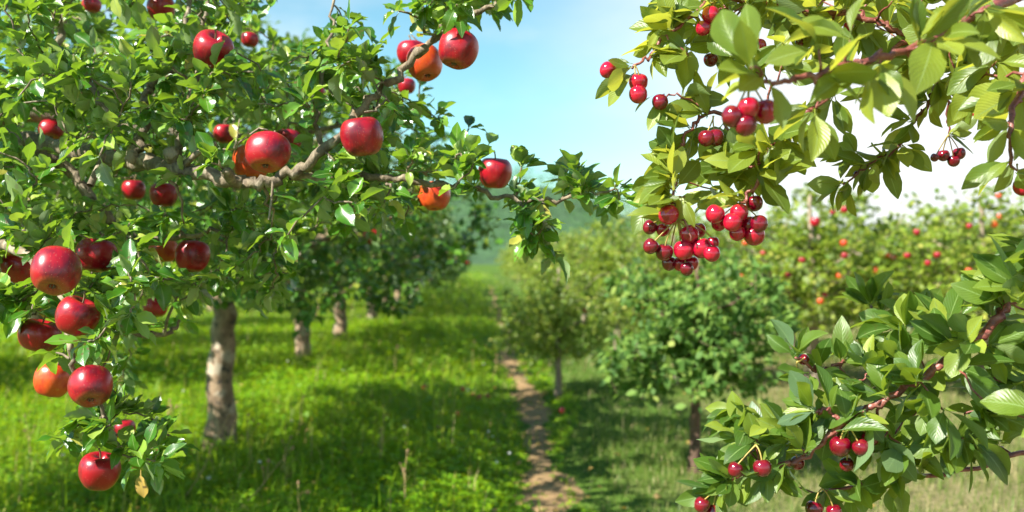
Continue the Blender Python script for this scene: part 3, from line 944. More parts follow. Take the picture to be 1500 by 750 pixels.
# ------------------------------------------------------------------ orchard trees that stand in rows
def make_tree(seed, h, cr, cb, tr, nt_, leaf, per, temps, mat, bark, lean=0.0, gap=.0, sun_gap=0, nl=6, sides=10):
    """crown between heights cb and h, radius cr; the base is the origin. Returns trunk and foliage meshes"""
    r = np.random.default_rng(seed)
    T = Tubes(6); S = Skeleton(); L = Leaves()
    fork = cb + .12 * (h - cb)
    tp = spline([(0, 0, -.08), (lean * .2, 0, fork * .45), (lean * .6, .01, fork), (lean, .02, fork + .45 * (h - fork)), (lean, .0, fork + .8 * (h - fork))], 6)
    tp[1:] += r.normal(size=(len(tp) - 1, 3)) * tr * .08
    n = len(tp); z = tp[:, 2]
    rad = np.interp(z, [-.08, .02, .12, fork, h], [tr * 1.75, tr * 1.4, tr * 1.04, tr * .86, tr * .12])
    T.add(tp, rad, sides, .06, seed); S.add(tp[n // 2 - 2:], rad[n // 2 - 2:], 0)
    for k in range(nl):
        a = k * 2.4 + r.uniform(-.4, .4); z0 = fork + (h - fork) * .5 * k / nl
        st = np.array([np.interp(z0, z, tp[:, 0]), 0, z0]); rad0 = np.interp(z0, z, rad) * .62
        R = cr * r.uniform(.6, .85); rise = (h - z0) * r.uniform(.15, .65)
        dv = np.array([math.cos(a), math.sin(a), 0])
        lp = spline([st, st + dv * R * .4 + UP * rise * .35, st + dv * R * .75 + UP * rise * .8, st + dv * R + UP * rise * .95], 5)
        lp[1:] += r.normal(size=(len(lp) - 1, 3)) * .012
        lr = np.linspace(rad0, rad0 * .2, len(lp))
        T.add(lp, lr, 7, .04, seed + k); S.add(lp, lr, 0)
    cz = cb + .32 * (h - cb); hz = h - cz
    tg = []
    bumps = nrm(r.normal(size=(9, 3)))
    while len(tg) < nt_:
        v = nrm(r.normal(size=3))
        f = .86 + .22 * np.max(np.clip(bumps @ v, 0, 1) ** 6) - gap * max(0, math.sin(v[0] * 5 + seed) * math.sin(v[2] * 6 + seed * 2)) * .5
        q = v * f * (r.random() ** .38)
        q = np.array([q[0] * cr, q[1] * cr, q[2] * hz + cz])
        if q[2] < cb + .12 * r.random(): continue
        if sun_gap and q[2] < sun_gap and q[0] * -.9 + q[1] * -.4 > .1: continue      # low wood left out on the sun side so light reaches the trunk
        tg.append(q)
    tg.sort(key=lambda q: abs(q[0]) + abs(q[1]) + abs(q[2] - cz) * .5)
    for q in tg:
        pts, rad, _ = S.twig(q, r, .38, .006, .002, 6, .012)
        T.add(pts, rad, 4)
        for s in np.linspace(.3, 1, per):
            x = s * (len(pts) - 1); i0 = min(int(x), len(pts) - 2); pp = pts[i0] + (pts[i0 + 1] - pts[i0]) * (x - i0)
            dd, nv = leaf_frame(nrm(pts[i0 + 1] - pts[i0]), r.uniform(0, 6.28), r, .95, .35, .1)
            L.add(pp + r.normal(size=3) * leaf * .35, dd, nv, leaf * r.uniform(.7, 1.25))
    return T.mesh('trunk', [bark]), L.mesh('foliage', temps, [mat], r)


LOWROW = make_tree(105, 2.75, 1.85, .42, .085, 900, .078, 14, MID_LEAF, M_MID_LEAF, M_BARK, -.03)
ROW = [make_tree(101, 2.8, 1.65, .80, .082, 900, .072, 15, MID_LEAF, M_MID_LEAF, M_BARK, .05, sun_gap=1.35),
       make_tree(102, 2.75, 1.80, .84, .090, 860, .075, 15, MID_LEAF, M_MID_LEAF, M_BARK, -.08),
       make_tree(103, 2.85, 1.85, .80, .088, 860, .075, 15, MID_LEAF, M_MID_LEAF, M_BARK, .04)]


def place_tree(name, meshes, x, y, rz, sc, label, group, cat='tree'):
    o = empty(name, (x, y, float(gz(x, y))))
    o.rotation_euler = (0, 0, rz); o.scale = (sc[0], sc[0], sc[1]) if len(sc) == 2 else sc
    tag(o, label, cat, group)
    obj('trunk', meshes[0], o); obj('crown', meshes[1], o)
    return o


ORD = ['first', 'second', 'third', 'fourth', 'fifth', 'sixth', 'seventh', 'eighth', 'ninth', 'tenth', 'eleventh', 'twelfth']
row_pos = [(-1.84, 6.2), (-2.36, 11.1), (-2.45, 14.1), (-2.65, 18.6), (-2.75, 21.6), (-2.95, 25.5), (-3.1, 29.5), (-3.3, 34), (-3.5, 39), (-3.8, 46)]
for k, (x, y) in enumerate(row_pos):
    place_tree('apple_tree', LOWROW if k >= 4 else ROW[0 if k == 0 else 1 + k % 2], x, y, (0, math.pi)[k % 2], (1.0, 1.5 if k == 1 else 1.32, 1.0) if k else (1.0, 1.38, .98),
               'apple tree with pale sunlit trunk, nearest of the shady row beside the path' if k == 0 else
               '%s apple tree of the shady row beside the path, counted from the nearest' % ORD[k], 'apple trees of the shady row')
SHADE_TREE = make_tree(104, 2.45, 1.12, 1.4, .085, 560, .075, 14, MID_LEAF, M_MID_LEAF, M_BARK, .03)  # unseen tree, added so its high crown shades the grass beside the path
place_tree('apple_tree', SHADE_TREE, -3.1, 4.0, .6, (1, 1), 'high crowned apple tree added to shade the grass, unseen behind the near tree', 'apple trees of the shady row')
for k, (x, y) in enumerate([(-5.6, 8.6), (-5.9, 12.2), (-6.1, 16.2), (-6.4, 21), (-6.7, 26)]):
    place_tree('apple_tree', ROW[(k + 1) % 3], x, y, k * 1.7 + .5, (1.08, 1.02),
               '%s apple tree of the sunlit row behind the shady row, counted from the nearest' % ORD[k], 'apple trees of the second row')

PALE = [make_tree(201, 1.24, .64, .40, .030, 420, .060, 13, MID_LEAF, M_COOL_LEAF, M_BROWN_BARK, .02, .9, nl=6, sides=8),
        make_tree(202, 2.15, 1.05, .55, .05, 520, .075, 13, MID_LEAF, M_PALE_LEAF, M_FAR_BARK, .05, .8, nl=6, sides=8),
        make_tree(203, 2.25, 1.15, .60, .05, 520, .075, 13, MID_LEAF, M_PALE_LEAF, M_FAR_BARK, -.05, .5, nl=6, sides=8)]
right_trees = [  # x, y, mesh, scale xy, scale z, label
    (1.02, 5.5, 0, 1.0, 1.06, 'small round tree with thin brown trunk standing alone in mown grass'),
    (.40, 8.5, 1, .58, .60, 'small tree with pale trunk right beside the earth path'),
    (1.55, 9.2, 1, .78, .80, 'bushy low tree behind the small round tree, in the mown grass'),
    (2.75, 9.0, 1, 1.12, .93, 'broad pale tree with red apples, peaking under the hanging cherry clusters'),
    (4.15, 8.6, 2, 1.15, .88, 'tall pale tree with orange red apples, nearest the edge of the orchard'),
    (3.4, 12.0, 2, 1.1, .82, 'pale tree filling the gap between the two apple bearing trees'),
    (1.35, 12.6, 1, .9, .86, 'pale tree beside the path with a leafy crown down to the grass'),
    (1.25, 17.0, 2, .95, .82, 'second pale tree of the row along the sunny side of the path'),
    (1.0, 22.0, 1, 1.0, .85, 'third pale tree of the row along the sunny side of the path'),
    (.85, 27.0, 2, 1.0, .88, 'fourth pale tree of the row along the sunny side of the path'),
    (.75, 33.0, 1, 1.05, .92, 'fifth pale tree of the row along the sunny side of the path'),
    (.55, 40.0, 2, 1.1, .95, 'sixth pale tree of the row along the sunny side of the path'),
    (.35, 48.0, 1, 1.2, 1.0, 'farthest pale tree of the row along the sunny side of the path'),
    (2.6, 15.0, 1, 1.1, .9, 'pale tree seen between the path row and the apple bearing trees'),
    (3.3, 20.0, 2, 1.2, .95, 'pale tree deep in the orchard behind the path row'),
    (5.6, 13.0, 1, 1.25, .86, 'pale tree in the back row behind the tall apple bearing tree'),
    (7.6, 14.5, 2, 1.25, .92, 'pale tree at the outer end of the back row'),
    (5.3, 18.5, 2, 1.25, .8, 'pale tree far back beyond the gap of white sky'),
]
for k, (x, y, mi, a, b, lab) in enumerate(right_trees):
    place_tree('orchard_tree', PALE[mi], x, y, k * 1.3, (a, b), lab, 'pale trees on the sunny side of the path')

# fruit on those trees
r = np.random.default_rng(9)
BG_FRUIT = [(1194, 325, 20, 'c'), (1237, 307, 15, 'c'), (1220, 311, 12, 'c'), (1236, 356, 15, 'o'), (1237, 374, 13, 'c'), (1283, 396, 12, 'o'), (1175, 381, 14, 'c'),
            (1230, 404, 14, 'o'), (1300, 373, 15, 'o'), (1309, 377, 14, 'o'), (1329, 374, 14, 'c'), (1343, 340, 14, 'c'), (1373, 373, 15, 'c'), (1359, 385, 13, 'c'),
            (1419, 397, 14, 'o'), (1463, 287, 13, 'o'), (1457, 328, 15, 'o'), (1465, 317, 13, 'o'), (1202, 441, 14, 'o'), (1155, 403, 13, 'c'), (1208, 431, 12, 'c'),
            (1118, 371, 13, 'c'), (1092, 356, 13, 'o'), (974, 450, 12, 'c'), (939, 450, 11, 'c'), (857, 453, 11, 'c'), (1085, 405, 12, 'o'), (1420, 331, 12, 'c')]
HOST = [(2.75, 9.0, 1.05), (4.15, 8.6, 1.1), (1.02, 5.5, .5), (.4, 8.5, .5), (1.55, 9.2, .75)]
for k, (px, py, sz, kd) in enumerate(BG_FRUIT):
    best = min(HOST, key=lambda t: abs(px - (750 + t[0] / t[1] * FPX)) / t[2])
    cx = (px - 750) / FPX
    d = best[1] - best[2] * math.sqrt(max(.05, 1 - min(.95, ((cx * best[1] - best[0]) / best[2]) ** 2))) * .70
    lab = {0: 'small blurred apple in the broad pale tree under the hanging cherry clusters',
           1: 'small blurred apple in the tall pale tree near the edge of the orchard',
           2: 'small blurred apple in the small round tree in mown grass', 3: 'small blurred apple in the small tree right beside the path',
           4: 'small blurred apple in the bushy low tree behind the small round one'}[HOST.index(best)]
    make_apple(P(px, py, d), 0.72 * sz * d / FPX, M_APPLE if kd == 'c' else M_APPLE_O, r, lab, 'apple', lab.replace('small blurred apple', 'apples'), parts=False)
ROW_FRUIT = [(545, 347, 26, 'c', 4.9, 'round red apple hanging alone below the row of crowns, over the trunks'),
             (483, 321, 16, 'c', 5.1, 'small red apple above the second trunk of the shady row'),
             (466, 287, 13, 'o', 5.2, 'tiny orange red apple high in the shaded crown, over the second trunk'),
             (570, 317, 13, 'c', 5.4, 'tiny red apple just above and beside the lone round apple'),
             (576, 305, 11, 'o', 5.4, 'tiny orange apple highest above the lone round apple'),
             (508, 397, 10, 'c', 9.8, 'tiny red apple beside the top of the third trunk'),
             (490, 386, 9, 'o', 9.8, 'tiny orange apple at the fork of the second trunk'),
             (840 - 155, 385, 7, 'c', 13.5, 'speck of red apple at the far end of the shady row')]
for px, py, sz, kd, d, lab in ROW_FRUIT:
    make_apple(P(px, py, d), sz * d / FPX, M_APPLE if kd == 'c' else M_APPLE_O, r, lab, group='apples on the shady row', parts=sz > 14)

# ------------------------------------------------------------------ the cherry tree
CHERRIES = [  # px, py, size px, dark?, cluster, label
    (1073, 171, 32, 1, 'A', 'dark cherry on the path side of the big close cluster of four'),
    (1097, 158, 31, 0, 'A', 'uppermost bright cherry of the big close cluster of four'),
    (1121, 164, 36, 0, 'A', 'largest cherry of the big close cluster, on its outer side'),
    (1092, 184, 32, 1, 'A', 'nearly black cherry at the bottom of the big close cluster of four'),
    (1035, 203, 24, 1, 'B', 'dark cherry of the pair under the big close cluster, nearer the path'),
    (1048, 202, 25, 1, 'B', 'dark cherry of the pair under the big close cluster, farther from the path'),
    (1047, 314, 25, 0, 'C', 'outermost cherry of the bright bunch beside the pale folded leaf'),
    (1053, 328, 20, 0, 'C', 'cherry tucked below the one beside the pale folded leaf'),
    (1073, 326, 25, 0, 'C', 'cherry in the middle of the bright bunch beside the pale folded leaf'),
    (1083, 312, 24, 0, 'C', 'topmost cherry of the bright bunch, under the leaf stalks'),
    (1097, 331, 27, 0, 'C', 'plump cherry on the far side of the bright bunch, facing the light'),
    (1105, 345, 28, 0, 'C', 'lowest cherry of the bright bunch with sky rim light'),
    (1080, 342, 21, 0, 'C', 'lower middle cherry of the bright bunch, half hidden by neighbours'),
    (1112, 328, 23, 1, 'C', 'dark cherry at the back edge of the bright bunch'),
    (1105, 298, 24, 1, 'C2', 'dark cherry hanging alone by the twig above the bright bunch'),
    (979, 315, 27, 0, 'D', 'single round cherry above the lower bunch, between broad leaves'),
    (952, 333, 20, 1, 'D', 'dark cherry at the path side edge under the broad leaves'),
    (971, 337, 18, 0, 'D', 'small cherry half under a leaf above the lower bunch'),
    (953, 361, 21, 1, 'D', 'dark cherry farthest towards the path in the lower bunch'),
    (973, 370, 23, 1, 'D', 'dark cherry beside the pale leaf in the lower bunch'),
    (1010, 344, 26, 0, 'D', 'cherry above the leaf that crosses the lower bunch'),
    (1023, 338, 20, 0, 'D', 'small cherry at the top of the lower bunch next to the crossing leaf'),
    (1002, 367, 27, 0, 'D', 'biggest cherry in the centre of the lower bunch'),
    (1028, 364, 27, 0, 'D', 'shining cherry beside the biggest one in the lower bunch'),
    (1043, 372, 22, 0, 'D', 'cherry at the far side edge of the lower bunch'),
    (1044, 356, 17, 0, 'D', 'small cherry under the crossing leaf at the far side of the lower bunch'),
    (1012, 386, 20, 0, 'D', 'lower cherry of the lower bunch, above the large hanging leaf'),
    (996, 387, 19, 0, 'D', 'cherry low in the lower bunch under the biggest one'),
    (1006, 394, 19, 1, 'D', 'very lowest cherry of the lower bunch'),
    (980, 386, 20, 1, 'D', 'shadowed cherry at the bottom of the lower bunch, towards the path'),
    (935, 121, 27, 0, 'E', 'upper bright cherry of the stacked pair against the sky'),
    (935, 139, 26, 0, 'E', 'lower bright cherry of the stacked pair against the sky'),
    (890, 103, 24, 0, 'E2', 'pinkish red cherry half behind a pale leaf against the sky'),
    (967, 150, 23, 1, 'E3', 'dark cherry hanging alone on a bare twig against the sky'),
    (1041, 22, 25, 0, 'F', 'bright cherry behind the big close leaves at the upper edge'),
    (1030, 42, 22, 0, 'F', 'lower cherry behind the big close leaves at the upper edge'),
    (1041, 88, 20, 1, 'F2', 'dark cherry showing under the long close leaf'),
    (1111, 68, 22, 0, 'F3', 'cherry peeping between the two biggest close leaves'),
    (1369, 231, 12, 1, 'G', 'nearly black cherry at the path side end of the dangling group of four'),
    (1382, 228, 17, 1, 'G', 'dark cherry second from the path side in the dangling group of four'),
    (1397, 236, 17, 1, 'G', 'lowest cherry of the dangling group of four before white sky'),
    (1405, 225, 18, 1, 'G', 'cherry at the outer end of the dangling group of four'),
    (1423, 168, 16, 0, 'H', 'small bright cherry behind leaves above the dangling group of four'),
    (1498, 274, 26, 0, 'H2', 'bright cherry cut off by the photo edge between drooping leaves'),
    (1174, 60, 17, 1, 'I', 'dark cherry deep in the leaves at the top of the tree'),
    (1243, 39, 14, 0, 'I2', 'small red cherry above the thick red branch at the top of the tree'),
    (1258, 257, 15, 1, 'J', 'small dark cherry inside the hanging spray of leaves'),
    (1231, 654, 30, 1, 'K', 'big dark cherry nearest the path of the group under orange stalks'),
    (1262, 656, 26, 1, 'K', 'middle dark cherry of the group under orange stalks'),
    (1275, 642, 24, 1, 'K', 'topmost dark cherry of the group under orange stalks'),
    (1240, 681, 20, 1, 'K', 'black cherry in the shadow below the group under orange stalks'),
    (1117, 686, 26, 1, 'L', 'dark red cherry hanging from an orange stalk by a cupped leaf'),
    (1077, 688, 22, 1, 'L', 'very dark cherry partly behind the cupped leaf'),
    (1168, 679, 20, 1, 'L2', 'dark cherry under the knotty node of the low branch'),
    (1173, 557, 19, 1, 'M', 'dark cherry hanging below the upright rosette of leaves'),
    (1177, 527, 16, 1, 'M', 'small dark cherry inside the upright rosette of leaves'),
    (1028, 740, 23, 1, 'O', 'dark cherry at the lower edge, nearest the earth path'),
    (1044, 750, 22, 1, 'O', 'dark cherry cut by the lower edge beside the one nearest the path'),
    (1192, 746, 24, 1, 'Q', 'dark cherry at the lower edge under the big drooping leaf'),
    (1222, 750, 22, 1, 'Q', 'dark cherry cut by the lower edge, farther from the path'),
]
CL_NODE = {'A': (1098, 118, 1.0), 'B': (1045, 170, 1.34), 'C': (1078, 300, 1.32), 'C2': (1100, 272, 1.34), 'D': (992, 322, 1.33), 'E': (930, 96, 1.33), 'E2': (918, 96, 1.33),
           'E3': (962, 141, 1.34), 'F': (1048, 2, 1.35), 'F2': (1045, 66, 1.4), 'F3': (1108, 42, 1.4), 'G': (1389, 198, 1.62), 'H': (1420, 145, 1.6), 'H2': (1490, 240, 1.22),
           'I': (1172, 38, 1.45), 'I2': (1243, 25, 1.42), 'J': (1262, 240, 1.5), 'K': (1242, 622, 1.29), 'L': (1107, 652, 1.3), 'L2': (1160, 664, 1.33), 'M': (1168, 530, 1.33), 'O': (1052, 714, 1.33), 'Q': (1205, 716, 1.34)}
CK = 1.04
def P(px, py, d): return PW(px, py, d * CK)


CBR = [
    # close red branch along the top
    [(2050, 120, 1.9, 26), (1800, 60, 1.6, 18), (1600, -30, 1.3, 11), (1500, -10, 1.18, 8.5), (1430, 22, 1.1, 5.4), (1362, 60, 1.06, 4.5), (1290, 84, 1.03, 3.9), (1195, 110, 1.0, 3.2), (1140, 118, .99, 2.7), (1092, 118, .98, 2.3)],
    [(1800, 40, 1.65, 14), (1600, -20, 1.5, 9), (1480, 30, 1.45, 6.5), (1348, 52, 1.42, 5.5), (1300, 40, 1.42, 5), (1262, 26, 1.42, 4.6), (1175, 15, 1.42, 4), (1100, 5, 1.4, 3.4), (1045, 0, 1.38, 3), (985, 46, 1.35, 2.6), (950, 82, 1.34, 2.2), (926, 100, 1.33, 1.8)],
    [(1345, 50, 1.42, 5), (1285, 92, 1.40, 4.6), (1240, 120, 1.38, 4.2), (1195, 155, 1.36, 4), (1152, 185, 1.35, 3.6), (1128, 215, 1.34, 3.3), (1112, 258, 1.33, 3), (1090, 292, 1.33, 2.4), (1078, 302, 1.32, 2)],
    [(1175, 165, 1.37, 3.4), (1100, 172, 1.37, 3), (1040, 168, 1.36, 2.8), (1012, 188, 1.35, 2.6), (992, 235, 1.34, 2.4), (986, 275, 1.33, 2.1), (988, 312, 1.33, 1.8)],
    [(1480, 30, 1.5, 5), (1400, 80, 1.52, 4), (1370, 118, 1.53, 3.2), (1362, 150, 1.53, 2.9), (1338, 178, 1.52, 2.5), (1318, 215, 1.5, 2.2), (1272, 240, 1.5, 2), (1235, 270, 1.5, 1.5)],
    [(1375, 110, 1.56, 2.6), (1388, 150, 1.6, 2.2), (1390, 196, 1.62, 1.7)],
    [(1600, -20, 1.35, 7), (1540, 60, 1.27, 6), (1500, 120, 1.22, 5), (1480, 180, 1.2, 3.6), (1480, 240, 1.2, 2.4)],
    [(1040, 166, 1.36, 2), (1000, 142, 1.35, 1.6), (964, 141, 1.34, 1.3)],
    # low red branch
    [(2050, 330, 1.9, 26), (1800, 330, 1.62, 17), (1600, 355, 1.38, 11), (1500, 425, 1.3, 8), (1466, 456, 1.29, 7), (1430, 496, 1.29, 6.4), (1390, 524, 1.3, 6), (1345, 556, 1.3, 5.4), (1300, 582, 1.3, 5), (1265, 602, 1.3, 4.6), (1225, 632, 1.3, 4.2), (1182, 664, 1.31, 3.8), (1150, 680, 1.32, 3.4), (1100, 690, 1.33, 2.6), (1045, 722, 1.33, 1.8)],
    [(1620, 350, 1.42, 8), (1520, 480, 1.4, 5.5), (1480, 522, 1.38, 5), (1452, 560, 1.37, 4.4), (1432, 610, 1.36, 3.8), (1408, 645, 1.35, 3)],
    [(1410, 510, 1.3, 4), (1380, 485, 1.34, 3.6), (1290, 515, 1.36, 3.2), (1235, 530, 1.36, 2.8), (1200, 542, 1.35, 2.4), (1165, 524, 1.33, 1.8)],
    [(1240, 620, 1.3, 3), (1214, 602, 1.3, 2.8), (1195, 604, 1.3, 2.2)],
    [(1290, 515, 1.36, 2.6), (1280, 480, 1.55, 2.4), (1276, 448, 1.72, 2)],
    [(1800, 480, 1.65, 9), (1600, 620, 1.45, 5), (1450, 680, 1.38, 3.6), (1320, 700, 1.36, 2.8), (1210, 718, 1.35, 2)],
    # limbs outside the picture that make the rest of the tree
    [(2080, 200, 1.95, 30), (2200, -100, 2.0, 20), (2250, -500, 2.1, 9)],
    [(2080, 220, 1.95, 28), (1900, -150, 2.4, 17), (1700, -350, 2.7, 7)],
]
ctree = empty('cherry_tree', ((2080 - 750) / FPX * 1.95 * CK, 1.95 * CK, 0))
tag(ctree, 'cherry tree with red barked branches, broad leaves and dark cherries, close by', 'tree')
coff = np.array(ctree.location)
CS = Skeleton(); CT = [Tubes(6) for _ in CBR]; CL = [Leaves() for _ in CBR]
r = np.random.default_rng(31)
for k, sp_ in enumerate(CBR):
    pts, rad = limb_pts(sp_)
    pts[1:-1] += r.normal(size=(len(pts) - 2, 3)) * .0022
    CS.add(pts, rad, k)
    CT[k].add(pts - coff, rad * (1 + .05 * r.normal(size=len(rad))), 9, .05, k)
    for i in range(3, len(pts) - 1, 3):             # knobbly spur buds
        if rad[i] < .006:
            v = nrm(r.normal(size=3)); CT[k].add(np.array([pts[i], pts[i] + v * rad[i] * 1.2, pts[i] + v * rad[i] * 2.2]) - coff, [rad[i] * .8, rad[i] * .7, rad[i] * .35], 6)
tt = Tubes(14); b0 = np.array([coff[0] + .05, coff[1] + .05, float(gz(coff[0], coff[1])) - .05])
tp = spline([b0, b0 + [.0, 0, .4], P(2080, 330, 1.95), P(2080, 180, 1.95)], 8)
tt.add(tp - coff, np.interp(np.linspace(0, 1, len(tp)), [0, .1, 1], [.085, .062, .04]), 14, .04, 9)
obj('trunk', tt.mesh('trunk', [M_CHERRY_BARK]), ctree)

ch_c, ch_r = [], []
CST = {}
for (px, py, sz, dark, cl, lab) in CHERRIES:
    nd = np.array(P(*CL_NODE[cl]))
    dn = CL_NODE[cl][2]
    d = dn + r.uniform(-.012, .012) + (.018 if sz < 21 else -.004)
    dia = sz * d * CK / FPX * (1.16 if cl in 'CD' else 1.07)
    c = P(px, py, d)
    ch_c.append(c); ch_r.append(dia / 2)
    o = obj('cherry', fruit_mesh('cherry', int(r.integers(0, 3)), M_CHERRY_D if dark else M_CHERRY, 'cherry'))
    o.location = Vector(c); o.scale = (dia,) * 3
    dv = nrm(nd - c); up_ = nrm(dv * .5 + UP * .6 + r.normal(size=3) * .12)
    o.rotation_euler = Vector(up_).to_track_quat('Z', 'Y').to_euler()
    tag(o, lab, 'cherry', 'cherries on the near cherry tree')
    # its own stalk, from the spur down into the dimple
    a = c + up_ * dia * .36
    bpy.context.view_layer.update()
    mid = (a + nd) / 2 + up_ * np.linalg.norm(nd - a) * .18 + r.normal(size=3) * .002
    t = np.linspace(0, 1, 8)[:, None]
    pts = (1 - t) ** 2 * a + 2 * t * (1 - t) * mid + t * t * nd
    T_ = Tubes(6); T_.add(pts, np.array([.0010] * 6 + [.0012, .0016]), 6)
    me = T_.mesh('stem', [M_CSTEM])
    so = obj('stem', me, o); so.matrix_parent_inverse = o.matrix_world.inverted()

ROS = [  # px, py, d, leaves, picture angle of the shoot, length m
    (1115, 112, .97, 4, 160, .082), (1100, 100, .93, 4, 100, .085), (1120, 116, .98, 3, 250, .07), (1200, 72, 1.0, 5, 150, .075), (1205, 108, 1.0, 3, 30, .07), (1290, 92, 1.0, 5, 260, .078), (1245, 60, 1.0, 4, 120, .07), (1345, 68, 1.03, 4, 60, .075),
    (1372, 56, 1.03, 4, 280, .075), (1400, 40, 1.05, 4, 90, .07), (1445, 12, 1.08, 5, 290, .08), (1480, 20, 1.1, 5, 200, .08), (1195, 158, 1.12, 5, 230, .075), (1240, 122, 1.15, 5, 60, .07),
    (926, 98, 1.33, 5, 200, .066), (950, 80, 1.34, 4, 30, .06), (985, 45, 1.35, 6, 120, .075), (965, 62, 1.35, 4, 220, .065), (930, 104, 1.33, 5, 270, .068), (962, 141, 1.34, 3, 240, .055), (1000, 142, 1.35, 4, 40, .07), (1045, 4, 1.37, 6, 140, .078),
    (1100, 6, 1.4, 6, 80, .08), (1175, 16, 1.42, 6, 260, .075), (1180, 14, 1.42, 6, 90, .075), (1262, 27, 1.42, 6, 250, .075), (1300, 40, 1.42, 6, 70, .075), (1340, 52, 1.42, 6, 280, .075), (1010, 22, 1.38, 6, 190, .078), (1060, 60, 1.40, 5, 190, .078),
    (1035, 168, 1.35, 6, 120, .07), (1012, 190, 1.35, 6, 180, .068), (995, 230, 1.34, 7, 170, .068), (988, 262, 1.33, 7, 190, .068), (986, 290, 1.33, 6, 160, .066), (988, 314, 1.33, 6, 210, .066), (1000, 322, 1.32, 3, 330, .06), (1012, 352, 1.31, 2, 310, .072),
    (1128, 215, 1.33, 6, 190, .075), (1140, 200, 1.34, 6, 0, .075), (1112, 255, 1.33, 6, 340, .075), (1105, 268, 1.33, 5, 200, .075), (1090, 292, 1.32, 5, 130, .072), (1155, 185, 1.35, 6, 270, .075), (1080, 300, 1.31, 3, 160, .07), (1065, 240, 1.34, 6, 110, .072), (1075, 200, 1.36, 6, 220, .07),
    (1338, 178, 1.51, 6, 200, .065), (1320, 212, 1.5, 7, 250, .066), (1295, 228, 1.5, 7, 230, .066), (1272, 240, 1.5, 7, 220, .066), (1240, 266, 1.5, 7, 220, .06), (1255, 225, 1.52, 6, 170, .06), (1362, 150, 1.53, 6, 200, .065), (1372, 118, 1.53, 6, 290, .065),
    (1389, 196, 1.61, 5, 0, .055), (1430, 120, 1.3, 6, 280, .078), (1460, 90, 1.28, 6, 250, .08), (1495, 125, 1.22, 6, 220, .08), (1480, 180, 1.2, 6, 240, .078), (1480, 235, 1.2, 6, 240, .07), (1440, 60, 1.4, 7, 270, .08), (1500, 60, 1.3, 7, 200, .08), (1490, 250, 1.2, 4, 280, .07),
    # low branch
    (1165, 522, 1.33, 7, 90, .066), (1200, 541, 1.35, 5, 110, .062), (1235, 530, 1.36, 5, 70, .06), (1185, 545, 1.34, 4, 230, .06), (1195, 603, 1.3, 6, 150, .066), (1216, 600, 1.3, 5, 80, .062), (1240, 618, 1.29, 6, 30, .066), (1225, 632, 1.29, 5, 330, .07),
    (1108, 650, 1.32, 6, 140, .064), (1120, 625, 1.32, 6, 160, .062), (1182, 664, 1.3, 6, 110, .066), (1150, 680, 1.31, 6, 250, .068), (1100, 690, 1.33, 6, 200, .066), (1070, 705, 1.33, 6, 170, .062), (1050, 718, 1.33, 6, 230, .06), (1125, 690, 1.32, 5, 280, .064), (1085, 640, 1.33, 5, 120, .06),
    (1276, 448, 1.72, 9, 90, .075), (1290, 460, 1.7, 6, 30, .07), (1345, 470, 1.45, 6, 90, .068), (1385, 486, 1.33, 6, 110, .072), (1400, 512, 1.28, 5, 100, .078), (1425, 497, 1.27, 5, 190, .075), (1400, 540, 1.26, 3, 330, .075), (1345, 555, 1.28, 6, 130, .072), (1350, 560, 1.28, 5, 200, .075), (1300, 582, 1.29, 6, 140, .068), (1320, 530, 1.33, 5, 100, .068), (1265, 602, 1.28, 5, 240, .075),
    (1380, 600, 1.26, 3, 270, .078), (1365, 590, 1.28, 5, 220, .072), (1436, 600, 1.33, 6, 300, .075), (1410, 642, 1.3, 6, 260, .078), (1420, 640, 1.3, 5, 340, .08), (1452, 560, 1.35, 6, 30, .07), (1390, 650, 1.31, 5, 220, .075), (1475, 520, 1.36, 6, 60, .07), (1350, 690, 1.34, 6, 150, .07), (1310, 700, 1.35, 6, 240, .07), (1260, 706, 1.35, 6, 200, .068), (1210, 716, 1.34, 6, 260, .066), (1320, 650, 1.31, 6, 200, .07), (1295, 640, 1.3, 4, 260, .075),
    (1470, 450, 1.27, 6, 120, .076), (1500, 425, 1.25, 6, 140, .08), (1530, 400, 1.25, 6, 150, .085), (1525, 370, 1.25, 7, 170, .085), (1450, 470, 1.3, 5, 60, .072), (1540, 610, 1.1, 4, 190, .075), (1530, 560, 1.3, 6, 150, .08), (1500, 560, 1.3, 5, 250, .08), (1250, 560, 1.33, 5, 160, .062), (1275, 545, 1.33, 5, 90, .062), (1160, 640, 1.31, 5, 150, .06),
]
# a few more shoots above and behind, partly outside the picture
for q in sample_poly([(930, -70), (1560, -70), (1560, 60), (1300, 60), (1000, 30)], 26, r):
    ROS.append((q[0], q[1], r.uniform(1.45, 1.75), 6, r.uniform(60, 300), .072))
for q in sample_poly([(960, -20), (1500, -20), (1500, 120), (1400, 160), (1300, 150), (1180, 210), (1130, 280), (1060, 300), (960, 300), (945, 230), (1030, 160), (1000, 60)], 62, r):
    ROS.append((q[0], q[1], r.uniform(1.3, 1.5), 5, r.uniform(0, 360), .068))
for q in sample_poly([(1060, 620), (1180, 520), (1380, 460), (1500, 400), (1500, 640), (1400, 680), (1280, 720), (1060, 735)], 34, r):
    ROS.append((q[0], q[1], r.uniform(1.3, 1.45), 5, r.uniform(0, 360), .066))
for q in sample_poly([(1560, -300), (2200, -400), (2300, 500), (1600, 640)], 110, r):
    ROS.append((q[0], q[1], r.uniform(1.3, 2.0), 8, r.uniform(0, 360), .075))
